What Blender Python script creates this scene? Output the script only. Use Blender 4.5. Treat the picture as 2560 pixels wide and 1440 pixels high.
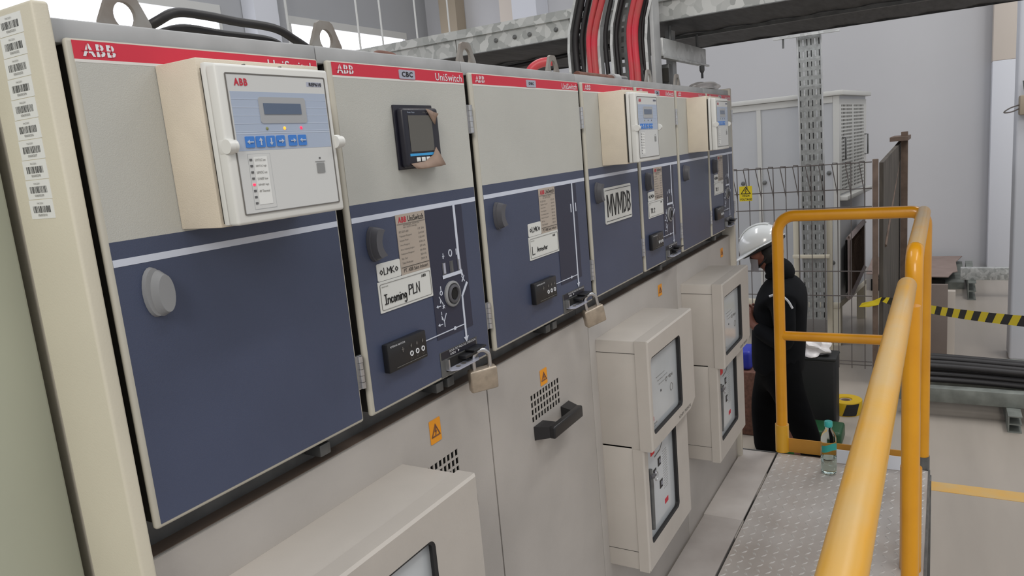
import bpy, bmesh, math, random
from mathutils import Vector, Matrix
random.seed(7)
for o in list(bpy.data.objects): bpy.data.objects.remove(o)
S = bpy.context.scene
COL = S.collection

# ------------------------------------------------------------------ camera
F_PX = 1853.7
yaw, pitch, roll = 0.53465, -0.17982, -0.08914
fw = Vector((math.cos(pitch)*math.cos(yaw), math.cos(pitch)*math.sin(yaw), math.sin(pitch)))
rt = fw.cross(Vector((0, 0, 1))).normalized(); up = rt.cross(fw)
cr, sr = math.cos(roll), math.sin(roll)
rt2 = rt*cr+up*sr; up2 = -rt*sr+up*cr
cam = bpy.data.cameras.new('camera'); camo = bpy.data.objects.new('camera', cam); COL.objects.link(camo)
M = Matrix((rt2, up2, -fw)).transposed().to_4x4(); M.translation = Vector((-0.44616, -0.76518, 2.08))
camo.matrix_world = M
cam.sensor_width = 36; cam.sensor_fit = 'HORIZONTAL'; cam.lens = F_PX/2560*36; cam.clip_start = .01; cam.clip_end = 200
S.camera = camo
# ------------------------------------------------------------------ light
w = bpy.data.worlds.new('sky'); S.world = w; w.use_nodes = True
bg = w.node_tree.nodes['Background']; bg.inputs[0].default_value = (.93, .96, 1.0, 1); bg.inputs[1].default_value = WORLD_S = 0.58

def area(name, loc, rot, sx, sy, e, col=(1, 1, 1)):
    l = bpy.data.lights.new(name, 'AREA'); l.shape = 'RECTANGLE'; l.size = sx; l.size_y = sy; l.energy = e; l.color = col
    o = bpy.data.objects.new(name, l); COL.objects.link(o); o.location = loc; o.rotation_euler = rot
    return o
area('hall_lamp', (0.5, -4.0, 8.5), (math.radians(-12), 0, 0), 5, .8, 150, (1, .97, .93))
area('hall_lamp', (6.5, -3.0, 8.5), (math.radians(-8), 0, 0), 5, .8, 230, (1, .98, .95))
area('hall_lamp', (4.0, 3.5, 8.5), (math.radians(8), 0, 0), 5, .8, 150, (.97, .98, 1))
area('hall_lamp', (-5.5, -2.5, 6.0), (math.radians(0), math.radians(-62), math.radians(18)), 3, 2, 210, (1, .95, .87))
S.view_settings.view_transform = 'Standard'; S.view_settings.look = 'None'; S.view_settings.gamma = 1
S.view_settings.use_curve_mapping = False; S.view_settings.exposure = 0.0

# ------------------------------------------------------------------ materials
def lin(h):
    h = h.lstrip('#'); c = [int(h[i:i+2], 16)/255 for i in (0, 2, 4)]
    return tuple((x/12.92 if x <= .04045 else ((x+.055)/1.055)**2.4) for x in c)
MATS = {}
def mat(name, col, rough=.5, metal=0, var=0, vscale=8, bump=0, bscale=60, emit=0, spec=.5, col2=None, voronoi=False, aniso=None, coat=0):
    m = bpy.data.materials.new(name); m.use_nodes = True; n = m.node_tree; N = n.nodes; L = n.links
    b = N['Principled BSDF']; c = lin(col)
    b.inputs['Base Color'].default_value = (*c, 1); b.inputs['Roughness'].default_value = rough; b.inputs['Metallic'].default_value = metal
    b.inputs['Specular IOR Level'].default_value = spec
    if coat: b.inputs['Coat Weight'].default_value = coat; b.inputs['Coat Roughness'].default_value = .12
    tc = N.new('ShaderNodeTexCoord')
    if var or col2 or voronoi:
        if voronoi:
            t = N.new('ShaderNodeTexVoronoi'); t.inputs['Scale'].default_value = vscale; out = t.outputs['Color']
            nz = N.new('ShaderNodeTexNoise'); nz.inputs['Scale'].default_value = vscale*.6
            mx = N.new('ShaderNodeMix'); mx.data_type = 'VECTOR'; mx.inputs['Factor'].default_value = .03
            L.new(tc.outputs['Object'], nz.inputs['Vector']); L.new(tc.outputs['Object'], mx.inputs['A']); L.new(nz.outputs['Color'], mx.inputs['B'])
            L.new(mx.outputs['Result'], t.inputs['Vector'])
        else:
            t = N.new('ShaderNodeTexNoise'); t.inputs['Scale'].default_value = vscale; t.inputs['Detail'].default_value = 5; out = t.outputs['Fac']
            mp = N.new('ShaderNodeMapping'); L.new(tc.outputs['Object'], mp.inputs['Vector']); L.new(mp.outputs['Vector'], t.inputs['Vector'])
            if aniso: mp.inputs['Scale'].default_value = aniso
        r = N.new('ShaderNodeValToRGB'); L.new(out, r.inputs['Fac'])
        c2 = lin(col2) if col2 else tuple(max(0, x*(1-var)) for x in c)
        c1 = c if col2 else tuple(min(1, x*(1+var)) for x in c)
        r.color_ramp.elements[0].position = .2 if voronoi else .35; r.color_ramp.elements[1].position = .8 if voronoi else .65
        r.color_ramp.elements[0].color = (*c2, 1); r.color_ramp.elements[1].color = (*c1, 1)
        L.new(r.outputs['Color'], b.inputs['Base Color'])
    if bump:
        t2 = N.new('ShaderNodeTexNoise'); t2.inputs['Scale'].default_value = bscale; t2.inputs['Detail'].default_value = 3
        L.new(tc.outputs['Object'], t2.inputs['Vector'])
        bp = N.new('ShaderNodeBump'); bp.inputs['Strength'].default_value = bump; bp.inputs['Distance'].default_value = .002
        L.new(t2.outputs['Fac'], bp.inputs['Height']); L.new(bp.outputs['Normal'], b.inputs['Normal'])
    if emit:
        b.inputs['Emission Color'].default_value = (*c, 1); b.inputs['Emission Strength'].default_value = emit
    MATS[name] = m; return m
mat('beige_enamel', '#c2bcb0', .42, var=.04, vscale=5, bump=.15, bscale=400)
mat('cream_enamel', '#cfc9b7', .45, var=.04, vscale=4, bump=.1, bscale=400)
mat('relay_beige', '#d8cdbb', .45, var=.04, vscale=18, bump=.2, bscale=600)
mat('door_grey', '#bbbbb5', .5, var=.03, vscale=6, bump=.2, bscale=900)
mat('green_grey', '#b4b7a6', .5, var=.04, vscale=3)
mat('lower_panel', '#afaaa5', .5, var=.06, vscale=5, bump=.1, bscale=300)
mat('mech_beige', '#b9b3ac', .5, var=.05, vscale=6, bump=.1, bscale=300)
mat('film_blue', '#424a62', .38, var=.07, vscale=5, bump=.15, bscale=900)
mat('film_black', '#2b2e42', .42)
mat('film_red', '#cf2f44', .4)
mat('film_white', '#ced4e2', .4)
mat('film_band_white', '#dedcd8', .4)
mat('text_white', '#e2e4e8', .4)
mat('text_black', '#131315', .5)
mat('text_grey', '#6f6c68', .6)
mat('text_red', '#c1283c', .5)
mat('paper', '#e3e4e2', .5)
mat('label_white', '#d9dad6', .35)
mat('label_silver', '#b9bccb', .3, metal=.3)
mat('plate_tan', '#b0a498', .45, var=.03, vscale=30)
mat('black_plastic', '#1b1b1e', .35)
mat('dark_rubber', '#232325', .55)
mat('grey_knob', '#55555a', .4)
mat('light_knob', '#8d8e90', .4)
mat('gap_dark', '#2e2c28', .8)
mat('door_edge', '#bab6aa', .45, var=.03, vscale=10)
mat('recess_dark', '#151413', .9)
mat('galv', '#c6c8c8', .42, metal=.3, var=.15, vscale=30, voronoi=True)
mat('galv_big', '#c9cac8', .45, metal=.2, col2='#a0a2a0', vscale=34, voronoi=True)
mat('galv_dull', '#aeafb0', .5, metal=.25, var=.1, vscale=12, bump=.1)
mat('galv_dark', '#6b6c6c', .5, metal=.5, var=.2, vscale=20)
mat('zinc', '#bcbcbe', .28, metal=.85, var=.1, vscale=40)
mat('brass', '#b5a898', .36, metal=.6, var=.12, vscale=60)
mat('steel', '#c8c8ca', .2, metal=.95)
mat('lug_steel', '#97948f', .5, metal=.25, var=.2, vscale=20, col2='#837a72')
mat('tray_shade', '#47484a', .6, metal=.3, var=.25, vscale=9, aniso=(1, 6, 1))  # galvanised tray underside, its shade put into a darker base colour
mat('galv_slot', '#9b9d9c', .5, metal=.25, col2='#848685', vscale=30)
mat('relay_white', '#dcdcd8', .38)
mat('relay_face', '#cfd0cf', .4)
mat('relay_blue', '#a9b5c9', .4)
mat('relay_line', '#bcc6d6', .4)
mat('relay_frame', '#a6a8ab', .35)
mat('lcd', '#5c6a80', .25)
mat('key_blue', '#3f7fd0', .4)
mat('led_amber', '#ff9a30', .4, emit=1.6)
mat('led_red', '#ff2a4a', .4, emit=1.6)
mat('led_green', '#8b8f60', .4)
mat('led_off', '#5f5f60', .4)
mat('grey_port', '#8a8b8b', .5)
mat('screen', '#5f5d58', .18)
mat('cyan_strip', '#3da0dc', .4)
mat('meter_black', '#1f1f2a', .35)
mat('brown_paper', '#8f796b', .7, var=.1, vscale=40)
mat('warn_orange', '#e8981c', .5)
mat('warn_yellow', '#dcc41c', .5)
mat('roll_yellow', '#c9a51c', .35)
mat('amber_plate', '#d7972c', .5)
mat('window_board', '#c3c8cc', .3, var=.04, vscale=12, coat=.6)
mat('tag_red', '#d3262e', .5); mat('tag_green', '#2f6b4c', .5)
mat('cable_red', '#cc3446', .42, var=.1, vscale=12, col2='#b34d4c')
mat('cable_black', '#222022', .5, var=.1, vscale=30)
mat('cable_grey', '#a7a4a3', .5)
mat('rusty', '#6d4a3e', .75, var=.25, vscale=40, bump=.4)
mat('yellow_paint', '#e59f10', .3, col2='#d8920c', vscale=6, bump=.12, bscale=90, coat=.35)
mat('worn_yellow', '#dba52c', .34, col2='#e0a21c', vscale=5, bump=.12, bscale=90, coat=.25)
def dust_on_top(m, col):
    n = m.node_tree; N = n.nodes; L = n.links; b = N['Principled BSDF']; src = b.inputs['Base Color'].links[0].from_socket
    g = N.new('ShaderNodeTexCoord'); sp_ = N.new('ShaderNodeSeparateXYZ'); L.new(g.outputs['Normal'], sp_.inputs[0])
    t = N.new('ShaderNodeTexNoise'); t.inputs['Scale'].default_value = 7; L.new(g.outputs['Object'], t.inputs['Vector'])
    a = N.new('ShaderNodeMath'); a.operation = 'ADD'; L.new(sp_.outputs['Z'], a.inputs[0]); L.new(t.outputs['Fac'], a.inputs[1])
    r = N.new('ShaderNodeMapRange'); r.inputs[1].default_value = 1.15; r.inputs[2].default_value = 1.6; L.new(a.outputs[0], r.inputs[0])
    x = N.new('ShaderNodeMix'); x.data_type = 'RGBA'; L.new(r.outputs[0], x.inputs['Factor']); L.new(src, x.inputs['A']); x.inputs['B'].default_value = (*lin(col), 1)
    L.new(x.outputs['Result'], b.inputs['Base Color'])
dust_on_top(MATS['worn_yellow'], '#cdaa6c')
mat('toe_ochre', '#bb8530', .5, var=.1)
mat('plate_tread', '#c5c1be', .5, metal=.05, var=.12, vscale=4, col2='#b0a8a2')
mat('tread_bump', '#cdcac7', .42, metal=.05)
mat('sheet_grey', '#c3beba', .55, col2='#a8a19d', vscale=4)
mat('concrete', '#a39a90', .38, var=.08, vscale=1.6, aniso=(.35, 2.2, 1), bump=.04, bscale=30, coat=.1)
mat('wall_white', '#c0c0c3', .75, var=.02, vscale=.8)
mat('wall_grey', '#a6a7aa', .8, var=.02, vscale=1)
mat('column_white', '#d4d6dd', .7)
mat('column_cream', '#d5cbc1', .7)
mat('column_tan', '#a39684', .75)
mat('cab_white', '#b7b9bd', .45, var=.04, vscale=1.2)
mat('cab_trim', '#c7c7c4', .5)
mat('rust_frame', '#ab9d9b', .7, var=.12, vscale=8)
mat('wire', '#66605e', .5, metal=.4)
mat('weathered', '#544e47', .8, var=.3, vscale=5, aniso=(4, 4, .6))
mat('rust_post', '#6b5a4f', .75, var=.2, vscale=10)
mat('cardboard', '#93817a', .8, var=.08, vscale=5)
mat('board_brown', '#857871', .8, var=.06, vscale=4)
mat('beam_grey', '#7b7f7a', .6, metal=.2, var=.22, vscale=9)
mat('jacket', '#0e1014', .85, spec=.15, var=.2, vscale=12, bump=.6, bscale=14)
mat('trousers', '#090a0c', .9, spec=.1, var=.2, vscale=12, bump=.6, bscale=12)
mat('reflective', '#c9ccd2', .4)
mat('skin_brown', '#7a4d40', .55)
mat('hair', '#141211', .7)
mat('helmet', '#dcdfe0', .16, coat=.6)
mat('mask_cloth', '#8c8a90', .7)
mat('green_plastic', '#1c7a34', .4)
mat('green_dark', '#1d4a2c', .4)
mat('blue_plastic', '#2b36a6', .4)
mat('case_black', '#17181a', .55)
mat('plastic_bag', '#d6d2d2', .35, var=.1, vscale=20)
mat('bottle_cap', '#3fb3ae', .35)
mat('bottle_label', '#2f9f97', .35)
mat('ledge_dirt_shade', '#7d6c60', .5)
mat('teal_tape', '#b9b05a', .4)
mat('bracket_cream', '#d3ccba', .5)
mat('sheer_glass', '#e8f2f2', .03); MATS['sheer_glass'].node_tree.nodes['Principled BSDF'].inputs['Transmission Weight'].default_value = 1
MATS['sheer_glass'].node_tree.nodes['Principled BSDF'].inputs['IOR'].default_value = 1.12
mat('water', '#e6efe9', .02); MATS['water'].node_tree.nodes['Principled BSDF'].inputs['Transmission Weight'].default_value = 1
MATS['water'].node_tree.nodes['Principled BSDF'].inputs['IOR'].default_value = 1.2
mat('pane_bright', '#f4f6ff', .4, emit=2.2)
mat('white_card', '#d7dae2', .5)

# ------------------------------------------------------------------ mesh builder
class MB:
    def __init__(s): s.v = []; s.f = []; s.m = []; s.sm = []; s.mats = []
    def mi(s, m):
        if m not in s.mats: s.mats.append(m)
        return s.mats.index(m)
    def add(s, vs, fs, m, smooth=False):
        k = len(s.v); s.v += [tuple(v) for v in vs]; i = s.mi(m)
        for f in fs: s.f.append([k+a for a in f]); s.m.append(i); s.sm.append(smooth)
    def bm(s, b, m, smooth=False, mtx=None):
        b.verts.index_update()
        s.add([(mtx @ v.co if mtx else v.co) for v in b.verts], [[v.index for v in f.verts] for f in b.faces], m, smooth); b.free()
    def box(s, x0, x1, y0, y1, z0, z1, m, b=0, seg=2, mtx=None):
        x0, x1 = sorted((x0, x1)); y0, y1 = sorted((y0, y1)); z0, z1 = sorted((z0, z1))
        bm = bmesh.new(); bmesh.ops.create_cube(bm, size=1)
        for v in bm.verts: v.co = Vector(((x0+x1)/2+v.co.x*(x1-x0), (y0+y1)/2+v.co.y*(y1-y0), (z0+z1)/2+v.co.z*(z1-z0)))
        if b: bmesh.ops.bevel(bm, geom=bm.edges[:], offset=min(b, .45*min(x1-x0, y1-y0, z1-z0)), segments=seg, affect='EDGES', profile=.5)
        s.bm(bm, m, bool(b), mtx); return s
    def prism(s, pts, d, m, b=0, scale=1.0, smooth=False):
        """pts: list of 3D points (planar outline), d: extrusion vector, scale of far loop about centroid"""
        n = len(pts); P = [Vector(p) for p in pts]; d = Vector(d); c = sum(P, Vector())/n
        Q = [c+(p-c)*scale+d for p in P]
        nrm = Vector()
        for i in range(n): nrm += (P[i]-c).cross(P[(i+1) % n]-c)
        fl = nrm.dot(d) > 0
        f = [list(range(n))[::-1] if fl else list(range(n)), [n+i for i in range(n)] if fl else [n+i for i in range(n)][::-1]]
        for i in range(n):
            j = (i+1) % n; q = [i, j, n+j, n+i]; f.append(q if fl else q[::-1])
        s.add(P+Q, f, m, smooth); return s
    def tube(s, path, r, m, seg=10, closed=False, caps=True):
        P = [Vector(p) for p in path]; n = len(P); rs = r if isinstance(r, (list, tuple)) else [r]*n
        T = []
        for i in range(n):
            a = P[i-1] if (i > 0 or closed) else P[i]; c = P[(i+1) % n] if (i < n-1 or closed) else P[i]
            T.append((c-a).normalized())
        ref = Vector((0, 0, 1)) if abs(T[0].z) < .9 else Vector((1, 0, 0))
        N = (ref-T[0]*ref.dot(T[0])).normalized(); vs = []
        for i in range(n):
            N = (N-T[i]*N.dot(T[i])).normalized(); B = T[i].cross(N)
            for k in range(seg):
                a = 2*math.pi*k/seg; vs.append(P[i]+(N*math.cos(a)+B*math.sin(a))*rs[i])
        fs = []
        for i in range(n if closed else n-1):
            j = (i+1) % n
            for k in range(seg):
                l = (k+1) % seg; fs.append([i*seg+k, i*seg+l, j*seg+l, j*seg+k])
        if caps and not closed:
            fs.append([k for k in range(seg)][::-1]); fs.append([(n-1)*seg+k for k in range(seg)])
        s.add(vs, fs, m, True); return s
    def lathe(s, prof, m, base, seg=28, axis='z'):
        vs = []; n = len(prof); base = Vector(base)
        for r, h in prof:
            for k in range(seg):
                a = 2*math.pi*k/seg; u, v = r*math.cos(a), r*math.sin(a)
                vs.append(base+(Vector((u, v, h)) if axis == 'z' else Vector((u, -h, v)) if axis == '-y' else Vector((h, u, v))))
        fs = []
        for i in range(n-1):
            for k in range(seg):
                l = (k+1) % seg; q = [i*seg+k, i*seg+l, (i+1)*seg+l, (i+1)*seg+k]; fs.append(q)
        fs.append([k for k in range(seg)][::-1]); fs.append([(n-1)*seg+k for k in range(seg)])
        s.add(vs, fs, m, True); return s
    def grid(s, P, m, smooth=True, thick=0):
        r, c = len(P), len(P[0]); vs = [p for row in P for p in row]
        s.add(vs, [[i*c+j, i*c+j+1, (i+1)*c+j+1, (i+1)*c+j] for i in range(r-1) for j in range(c-1)], m, smooth); return s
    def perf(s, us, vs, hole, O, U, V, th, m, back=None):
        """sheet with holes: us, vs break positions; hole(i,j) True -> opening; real thickness th along W"""
        O, U, V = Vector(O), Vector(U), Vector(V); W = U.cross(V).normalized()*th
        idx = {}
        pts = []
        def p(i, j, k):
            key = (i, j, k)
            if key not in idx: idx[key] = len(pts); pts.append(O+U*us[i]+V*vs[j]+(W*k))
            return idx[key]
        fs = []; a, b = len(us)-1, len(vs)-1
        H = [[(i < 0 or j < 0 or i >= a or j >= b or hole(i, j)) for j in range(-1, b+1)] for i in range(-1, a+1)]
        for i in range(a):
            for j in range(b):
                if H[i+1][j+1]: continue
                fs.append([p(i, j, 1), p(i+1, j, 1), p(i+1, j+1, 1), p(i, j+1, 1)])
                fs.append([p(i, j, 0), p(i, j+1, 0), p(i+1, j+1, 0), p(i+1, j, 0)])
                if H[i][j+1]: fs.append([p(i, j, 0), p(i, j, 1), p(i, j+1, 1), p(i, j+1, 0)])
                if H[i+2][j+1]: fs.append([p(i+1, j, 0), p(i+1, j+1, 0), p(i+1, j+1, 1), p(i+1, j, 1)])
                if H[i+1][j]: fs.append([p(i, j, 0), p(i+1, j, 0), p(i+1, j, 1), p(i, j, 1)])
                if H[i+1][j+2]: fs.append([p(i, j+1, 0), p(i, j+1, 1), p(i+1, j+1, 1), p(i+1, j+1, 0)])
        s.add(pts, fs, m); return s
    # ---- flat things on a plane facing -y
    def rect(s, x0, x1, z0, z1, y, m, t=.0006, r=0):
        if r:
            pts = rrect(x0, x1, z0, z1, r); return s.prism([(a, y, c) for a, c in pts], (0, -t, 0), m)
        return s.prism([(x0, y, z0), (x1, y, z0), (x1, y, z1), (x0, y, z1)], (0, -t, 0), m)
    def poly(s, pts, y, m, t=.0006): return s.prism([(a, y, c) for a, c in pts], (0, -t, 0), m)
    def line(s, pts, wd, y, m, t=.0008):
        """a flat stroke: one ribbon with mitred corners, a hair thick"""
        P = [Vector((a, b)) for a, b in pts]; P = [p for i, p in enumerate(P) if i == 0 or (p-P[i-1]).length > 1e-7]
        if len(P) < 2: return s
        closed = len(P) > 3 and (P[0]-P[-1]).length < 1e-6
        if closed: P = P[:-1]
        n = len(P); s.tick = (getattr(s, 'tick', 0)+1) % 9; y = y-t-s.tick*.00003; vs = []
        for i in range(n):
            pa = P[i-1] if (i > 0 or closed) else None; pb = P[(i+1) % n] if (i < n-1 or closed) else None
            d1 = (P[i]-pa).normalized() if pa is not None else (pb-P[i]).normalized(); d2 = (pb-P[i]).normalized() if pb is not None else d1
            n1 = Vector((-d1.y, d1.x)); n2 = Vector((-d2.y, d2.x)); mt = n1+n2
            mt = mt.normalized() if mt.length > .2 else n1; k = min(1.8, 1/max(.3, mt.dot(n1)))*wd/2; c = P[i].copy()
            if pa is None: c -= d2*wd*.3
            if pb is None: c += d1*wd*.3
            for sg in (1, -1): q = c+mt*k*sg; vs.append((q.x, y, q.y))
        for v in list(vs): vs.append((v[0], y+t, v[2]))
        fs = []; K = 2*n
        for i in range(n if closed else n-1):
            j = (i+1) % n; a0, a1, b0, b1 = 2*i, 2*i+1, 2*j, 2*j+1
            fs += [[a0, a1, b1, b0], [a0, b0, K+b0, K+a0], [a1, K+a1, K+b1, b1]]
        s.add(vs, fs, m); return s
    def ring(s, cx, cz, r, wd, y, m, n=20, t=.0008, sx=1):
        P = [(cx+sx*r*math.cos(2*math.pi*k/n), cz+r*math.sin(2*math.pi*k/n)) for k in range(n+1)]
        return s.line(P, wd, y, m, t)
    def text(s, txt, x0, x1, z0, z1, y, m, bold=0, mtx=None):
        """lettering stretched to the given box on a plane facing -y (or, with mtx, any plane)"""
        vs, fs = text_mesh(txt, bold)
        a0 = min(v[0] for v in vs); a1 = max(v[0] for v in vs); b0 = min(v[1] for v in vs); b1 = max(v[1] for v in vs)
        out = [Vector((x0+(v[0]-a0)/(a1-a0)*(x1-x0), y-.0004, z0+(v[1]-b0)/(b1-b0)*(z1-z0))) for v in vs]
        if mtx: out = [mtx @ v for v in out]
        s.add(out, fs, m); return s
    def build(s, name, parent=None, **kw):
        me = bpy.data.meshes.new(name); me.from_pydata(s.v, [], s.f)
        for m in s.mats: me.materials.append(MATS[m])
        me.polygons.foreach_set('material_index', s.m); me.polygons.foreach_set('use_smooth', s.sm)
        me.update(); me.validate()
        o = bpy.data.objects.new(name, me); COL.objects.link(o)
        if any(s.sm):
            try: me.set_sharp_from_angle(angle=math.radians(40))
            except Exception: pass
        if parent:
            o.parent = parent; o.matrix_parent_inverse = parent_inv(parent)
        tag(o, **kw); return o
def world(o):
    if o is None: return Matrix()
    return world(o.parent) @ o.matrix_parent_inverse @ Matrix.Translation(o.location)
def parent_inv(p): return world(p).inverted()
def tag(o, label=None, cat=None, group=None, kind=None):
    if label: o['label'] = label
    if cat: o['category'] = cat
    if group: o['group'] = group
    if kind: o['kind'] = kind
    return o
def empty(name, loc, label, cat, group=None):
    o = bpy.data.objects.new(name, None); COL.objects.link(o); o.location = loc; o.empty_display_size = .05
    return tag(o, label, cat, group)
_tc = {}
def text_mesh(txt, bold=0):
    k = (txt, bold)
    if k not in _tc:
        c = bpy.data.curves.new('lettering', 'FONT'); c.body = txt; c.size = 1; c.offset = bold; c.space_character = 1+bold*5; c.resolution_u = 2
        o = bpy.data.objects.new('lettering', c); COL.objects.link(o)
        dg = bpy.context.evaluated_depsgraph_get(); me = o.evaluated_get(dg).to_mesh()
        _tc[k] = ([tuple(v.co) for v in me.vertices], [list(p.vertices) for p in me.polygons])
        o.evaluated_get(dg).to_mesh_clear(); bpy.data.objects.remove(o); bpy.data.curves.remove(c)
    return _tc[k]
def rrect(x0, x1, z0, z1, r, n=4):
    P = []
    for cx, cz, a in ((x1-r, z1-r, 0), (x0+r, z1-r, 90), (x0+r, z0+r, 180), (x1-r, z0+r, 270)):
        for k in range(n+1):
            t = math.radians(a+90*k/n); P.append((cx+r*math.cos(t), cz+r*math.sin(t)))
    return P
def smooth_path(P, n=6):
    P = [Vector(p) for p in P]; out = []
    Q = [P[0]*2-P[1]]+P+[P[-1]*2-P[-2]]
    for i in range(1, len(Q)-2):
        for k in range(n):
            t = k/n; a, b, c, d = Q[i-1:i+3]
            out.append(.5*((2*b)+(c-a)*t+(2*a-5*b+4*c-d)*t*t+(3*b-a-3*c+d)*t**3))
    out.append(P[-1]); return out
def abb(mb, x0, x1, z0, z1, y, m, bgm=None):
    mb.text('ABB', x0, x1, z0, z1, y, m, bold=.035)
    if bgm:
        h = z1-z0; wd = x1-x0
        mb.rect(x0-.0005, x1+.0005, z0+h*.42, z0+h*.50, y-.0004, bgm, .0003)
        for f in (.165, .53, .87): mb.rect(x0+wd*(f-.012), x0+wd*(f+.012), z0, z1, y-.0004, bgm, .0003)
# ---- handwriting strokes in a unit cell
HW = {'I': [[(0, 1), (.5, 1)], [(.25, 1), (.25, 0)], [(0, 0), (.5, 0)]], 'n': [[(0, .55), (0, 0)], [(0, .4), (.2, .55), (.4, .5), (.45, 0)]],
      'c': [[(.4, .5), (.15, .55), (0, .28), (.15, 0), (.4, .08)]], 'o': [[(.2, .55), (0, .28), (.2, 0), (.42, .28), (.2, .55)]],
      'm': [[(0, .55), (0, 0)], [(0, .4), (.15, .55), (.27, .45), (.28, 0)], [(.28, .4), (.42, .55), (.55, .45), (.57, 0)]],
      'i': [[(.05, .55), (.05, 0)], [(.05, .75), (.06, .8)]], 'g': [[(.4, .45), (.2, .55), (0, .3), (.2, .05), (.4, .25), (.42, .5), (.4, -.3), (.2, -.42), (0, -.3)]],
      'P': [[(0, 0), (.05, 1.1)], [(.05, 1.1), (.4, 1.05), (.45, .7), (.05, .55)]], 'L': [[(.02, 1.1), (0, 0), (.42, .05)]], 'N': [[(0, 0), (.03, 1.05), (.4, 0), (.45, 1.15)]],
      'A': [[(0, 0), (.25, 1), (.5, 0)], [(.1, .4), (.42, .4)]], 'r': [[(0, .55), (.02, 0)], [(0, .35), (.15, .55), (.32, .55)]], 'e': [[(0, .3), (.35, .35), (.2, .55), (0, .28), (.15, 0), (.38, .08)]],
      's': [[(.35, .5), (.1, .5), (.05, .33), (.32, .2), (.25, .02), (0, .03)]], 't': [[(.15, .9), (.15, 0)], [(0, .55), (.35, .58)]], '.': [[(.05, .03), (.08, .03)]],
      'T': [[(0, 1), (.5, 1.02)], [(.25, 1), (.22, 0)]], 'R': [[(0, 0), (0, 1)], [(0, 1), (.35, .9), (.3, .6), (0, .5), (.4, 0)]], '2': [[(0, .8), (.2, 1), (.38, .8), (0, 0), (.42, .03)]],
      '1': [[(.05, .8), (.2, 1), (.2, 0)]], '-': [[(0, .45), (.3, .47)]], ' ': [], 'M': [[(0, 0), (.02, 1), (.25, .4), (.48, 1), (.5, 0)]], 'K': [[(0, 0), (0, 1)], [(.4, 1), (.02, .5), (.42, 0)]],
      '<': [[(.2, .8), (0, .45), (.2, .1), (.4, .45), (.2, .8)]], '+': [[(0, .5), (.4, .5)], [(.2, .8), (.2, .2)]], 'F': [[(0, 0), (0, 1), (.4, 1)], [(0, .5), (.3, .5)]]}
HWW = {'I': .6, 'n': .6, 'c': .5, 'o': .55, 'm': .75, 'i': .25, 'g': .55, ' ': .3, '.': .3, 'r': .42, 's': .45, 't': .45, 'e': .5, 'L': .5, '1': .35}
def scribble(mb, txt, x0, x1, z0, z1, y, m, wd):
    tot = sum(HWW.get(c, .58) for c in txt); k = (x1-x0)/tot; h = z1-z0; x = x0
    for c in txt:
        for st in HW[c]: mb.line([(x+a*k, z0+b*h) for a, b in st], wd, y, m)
        x += HWW.get(c, .58)*k

# ================================================================== the hall (setting)
FX = 11.3; WY = 7.5
def slab(name, x0, x1, y0, y1, z0, z1, m, **kw): return MB().box(x0, x1, y0, y1, z0, z1, m).build(name, kind='structure', **kw)
slab('floor', -6, FX+.2, -9, WY+.2, -.12, 0, 'concrete')
mb = MB(); mb.box(FX, FX+.2, -9, WY+.2, 0, 9, 'wall_white'); mb.build('wall_end', kind='structure')
# window wall behind the row, with openings
WZ0, WZ1 = 2.95, 4.22
wins = [(-1.5, 6.62), (7.81, 10.6)]
mb = MB(); xs = [-6, wins[0][0], wins[0][1], wins[1][0], wins[1][1], FX]
mb.perf([x for x in xs], [0, WZ0, WZ1, 9], lambda i, j: j == 1 and i in (1, 3), (0, WY, 0), (1, 0, 0), (0, 0, 1), -.2, 'wall_grey')
mb.build('wall_windows', kind='structure')
for i, (a, b) in enumerate(wins):
    mb = MB()
    mb.box(a, b, WY-.03, WY+.0, WZ1-.02, WZ1+.09, 'cab_trim'); mb.box(a, b, WY-.03, WY, WZ0-.06, WZ0, 'cab_trim')
    for xx in (a, b-.05): mb.box(xx, xx+.05, WY-.028, WY+.02, WZ0+.001, WZ1-.021, 'cab_trim')
    wf = mb.build('window_%d' % (i+1), kind='structure')
    MB().box(a+.02, b-.02, WY+.05, WY+.06, WZ0, WZ1, 'pane_bright').build('pane', wf, label='bright daylit window pane')
mb = MB(); mb.box(7.0, 7.42, WY-.25, WY-.01, 0, 9, 'column_white'); mb.build('trim_1', kind='structure')
mb = MB(); mb.box(FX-.3, FX-.01, 6.65, 7.0, 0, 9, 'column_tan'); mb.build('trim_2', kind='structure')
mb = MB(); mb.box(FX-.45, FX-.01, 5.0, 5.45, 0, 9, 'column_white'); mb.box(FX-.25, FX-.01, 5.45, 5.8, 0, 9, 'column_cream'); mb.build('trim_3', kind='structure')
mb = MB(); mb.box(FX-.28, FX-.01, -1.62, -1.28, 0.02, 2.68, 'column_white', b=.01); mb.box(FX-.28, FX-.01, -1.62, -1.28, 2.68, 9, 'column_cream', b=.01); mb.build('trim_4', kind='structure')
# painted floor line
MB().box(4.05, 4.17, -6, -.30, 0, .0015, 'worn_yellow').build('trim_5', kind='structure')

# hanging rods in front of the window wall
for i, (x, y) in enumerate(((7.11, 5.6), (7.57, 5.6), (8.34, 5.6), (9.16, 5.6), (7.47, 7.15))):
    mb = MB(); mb.tube([(x, y, 2.7), (x, y, 8.8)], .013 if i < 4 else .02, 'cab_trim', 8)
    mb.build('hanging_rod', label='thin white vertical rod before the window wall, %s' % ['leftmost of the five', 'second of the five from the left', 'third of the five from the left', 'fourth from the left, nearest the tan column', 'beside the white wall column'][i], cat='rod', group='hanging rods before the window wall')

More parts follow.
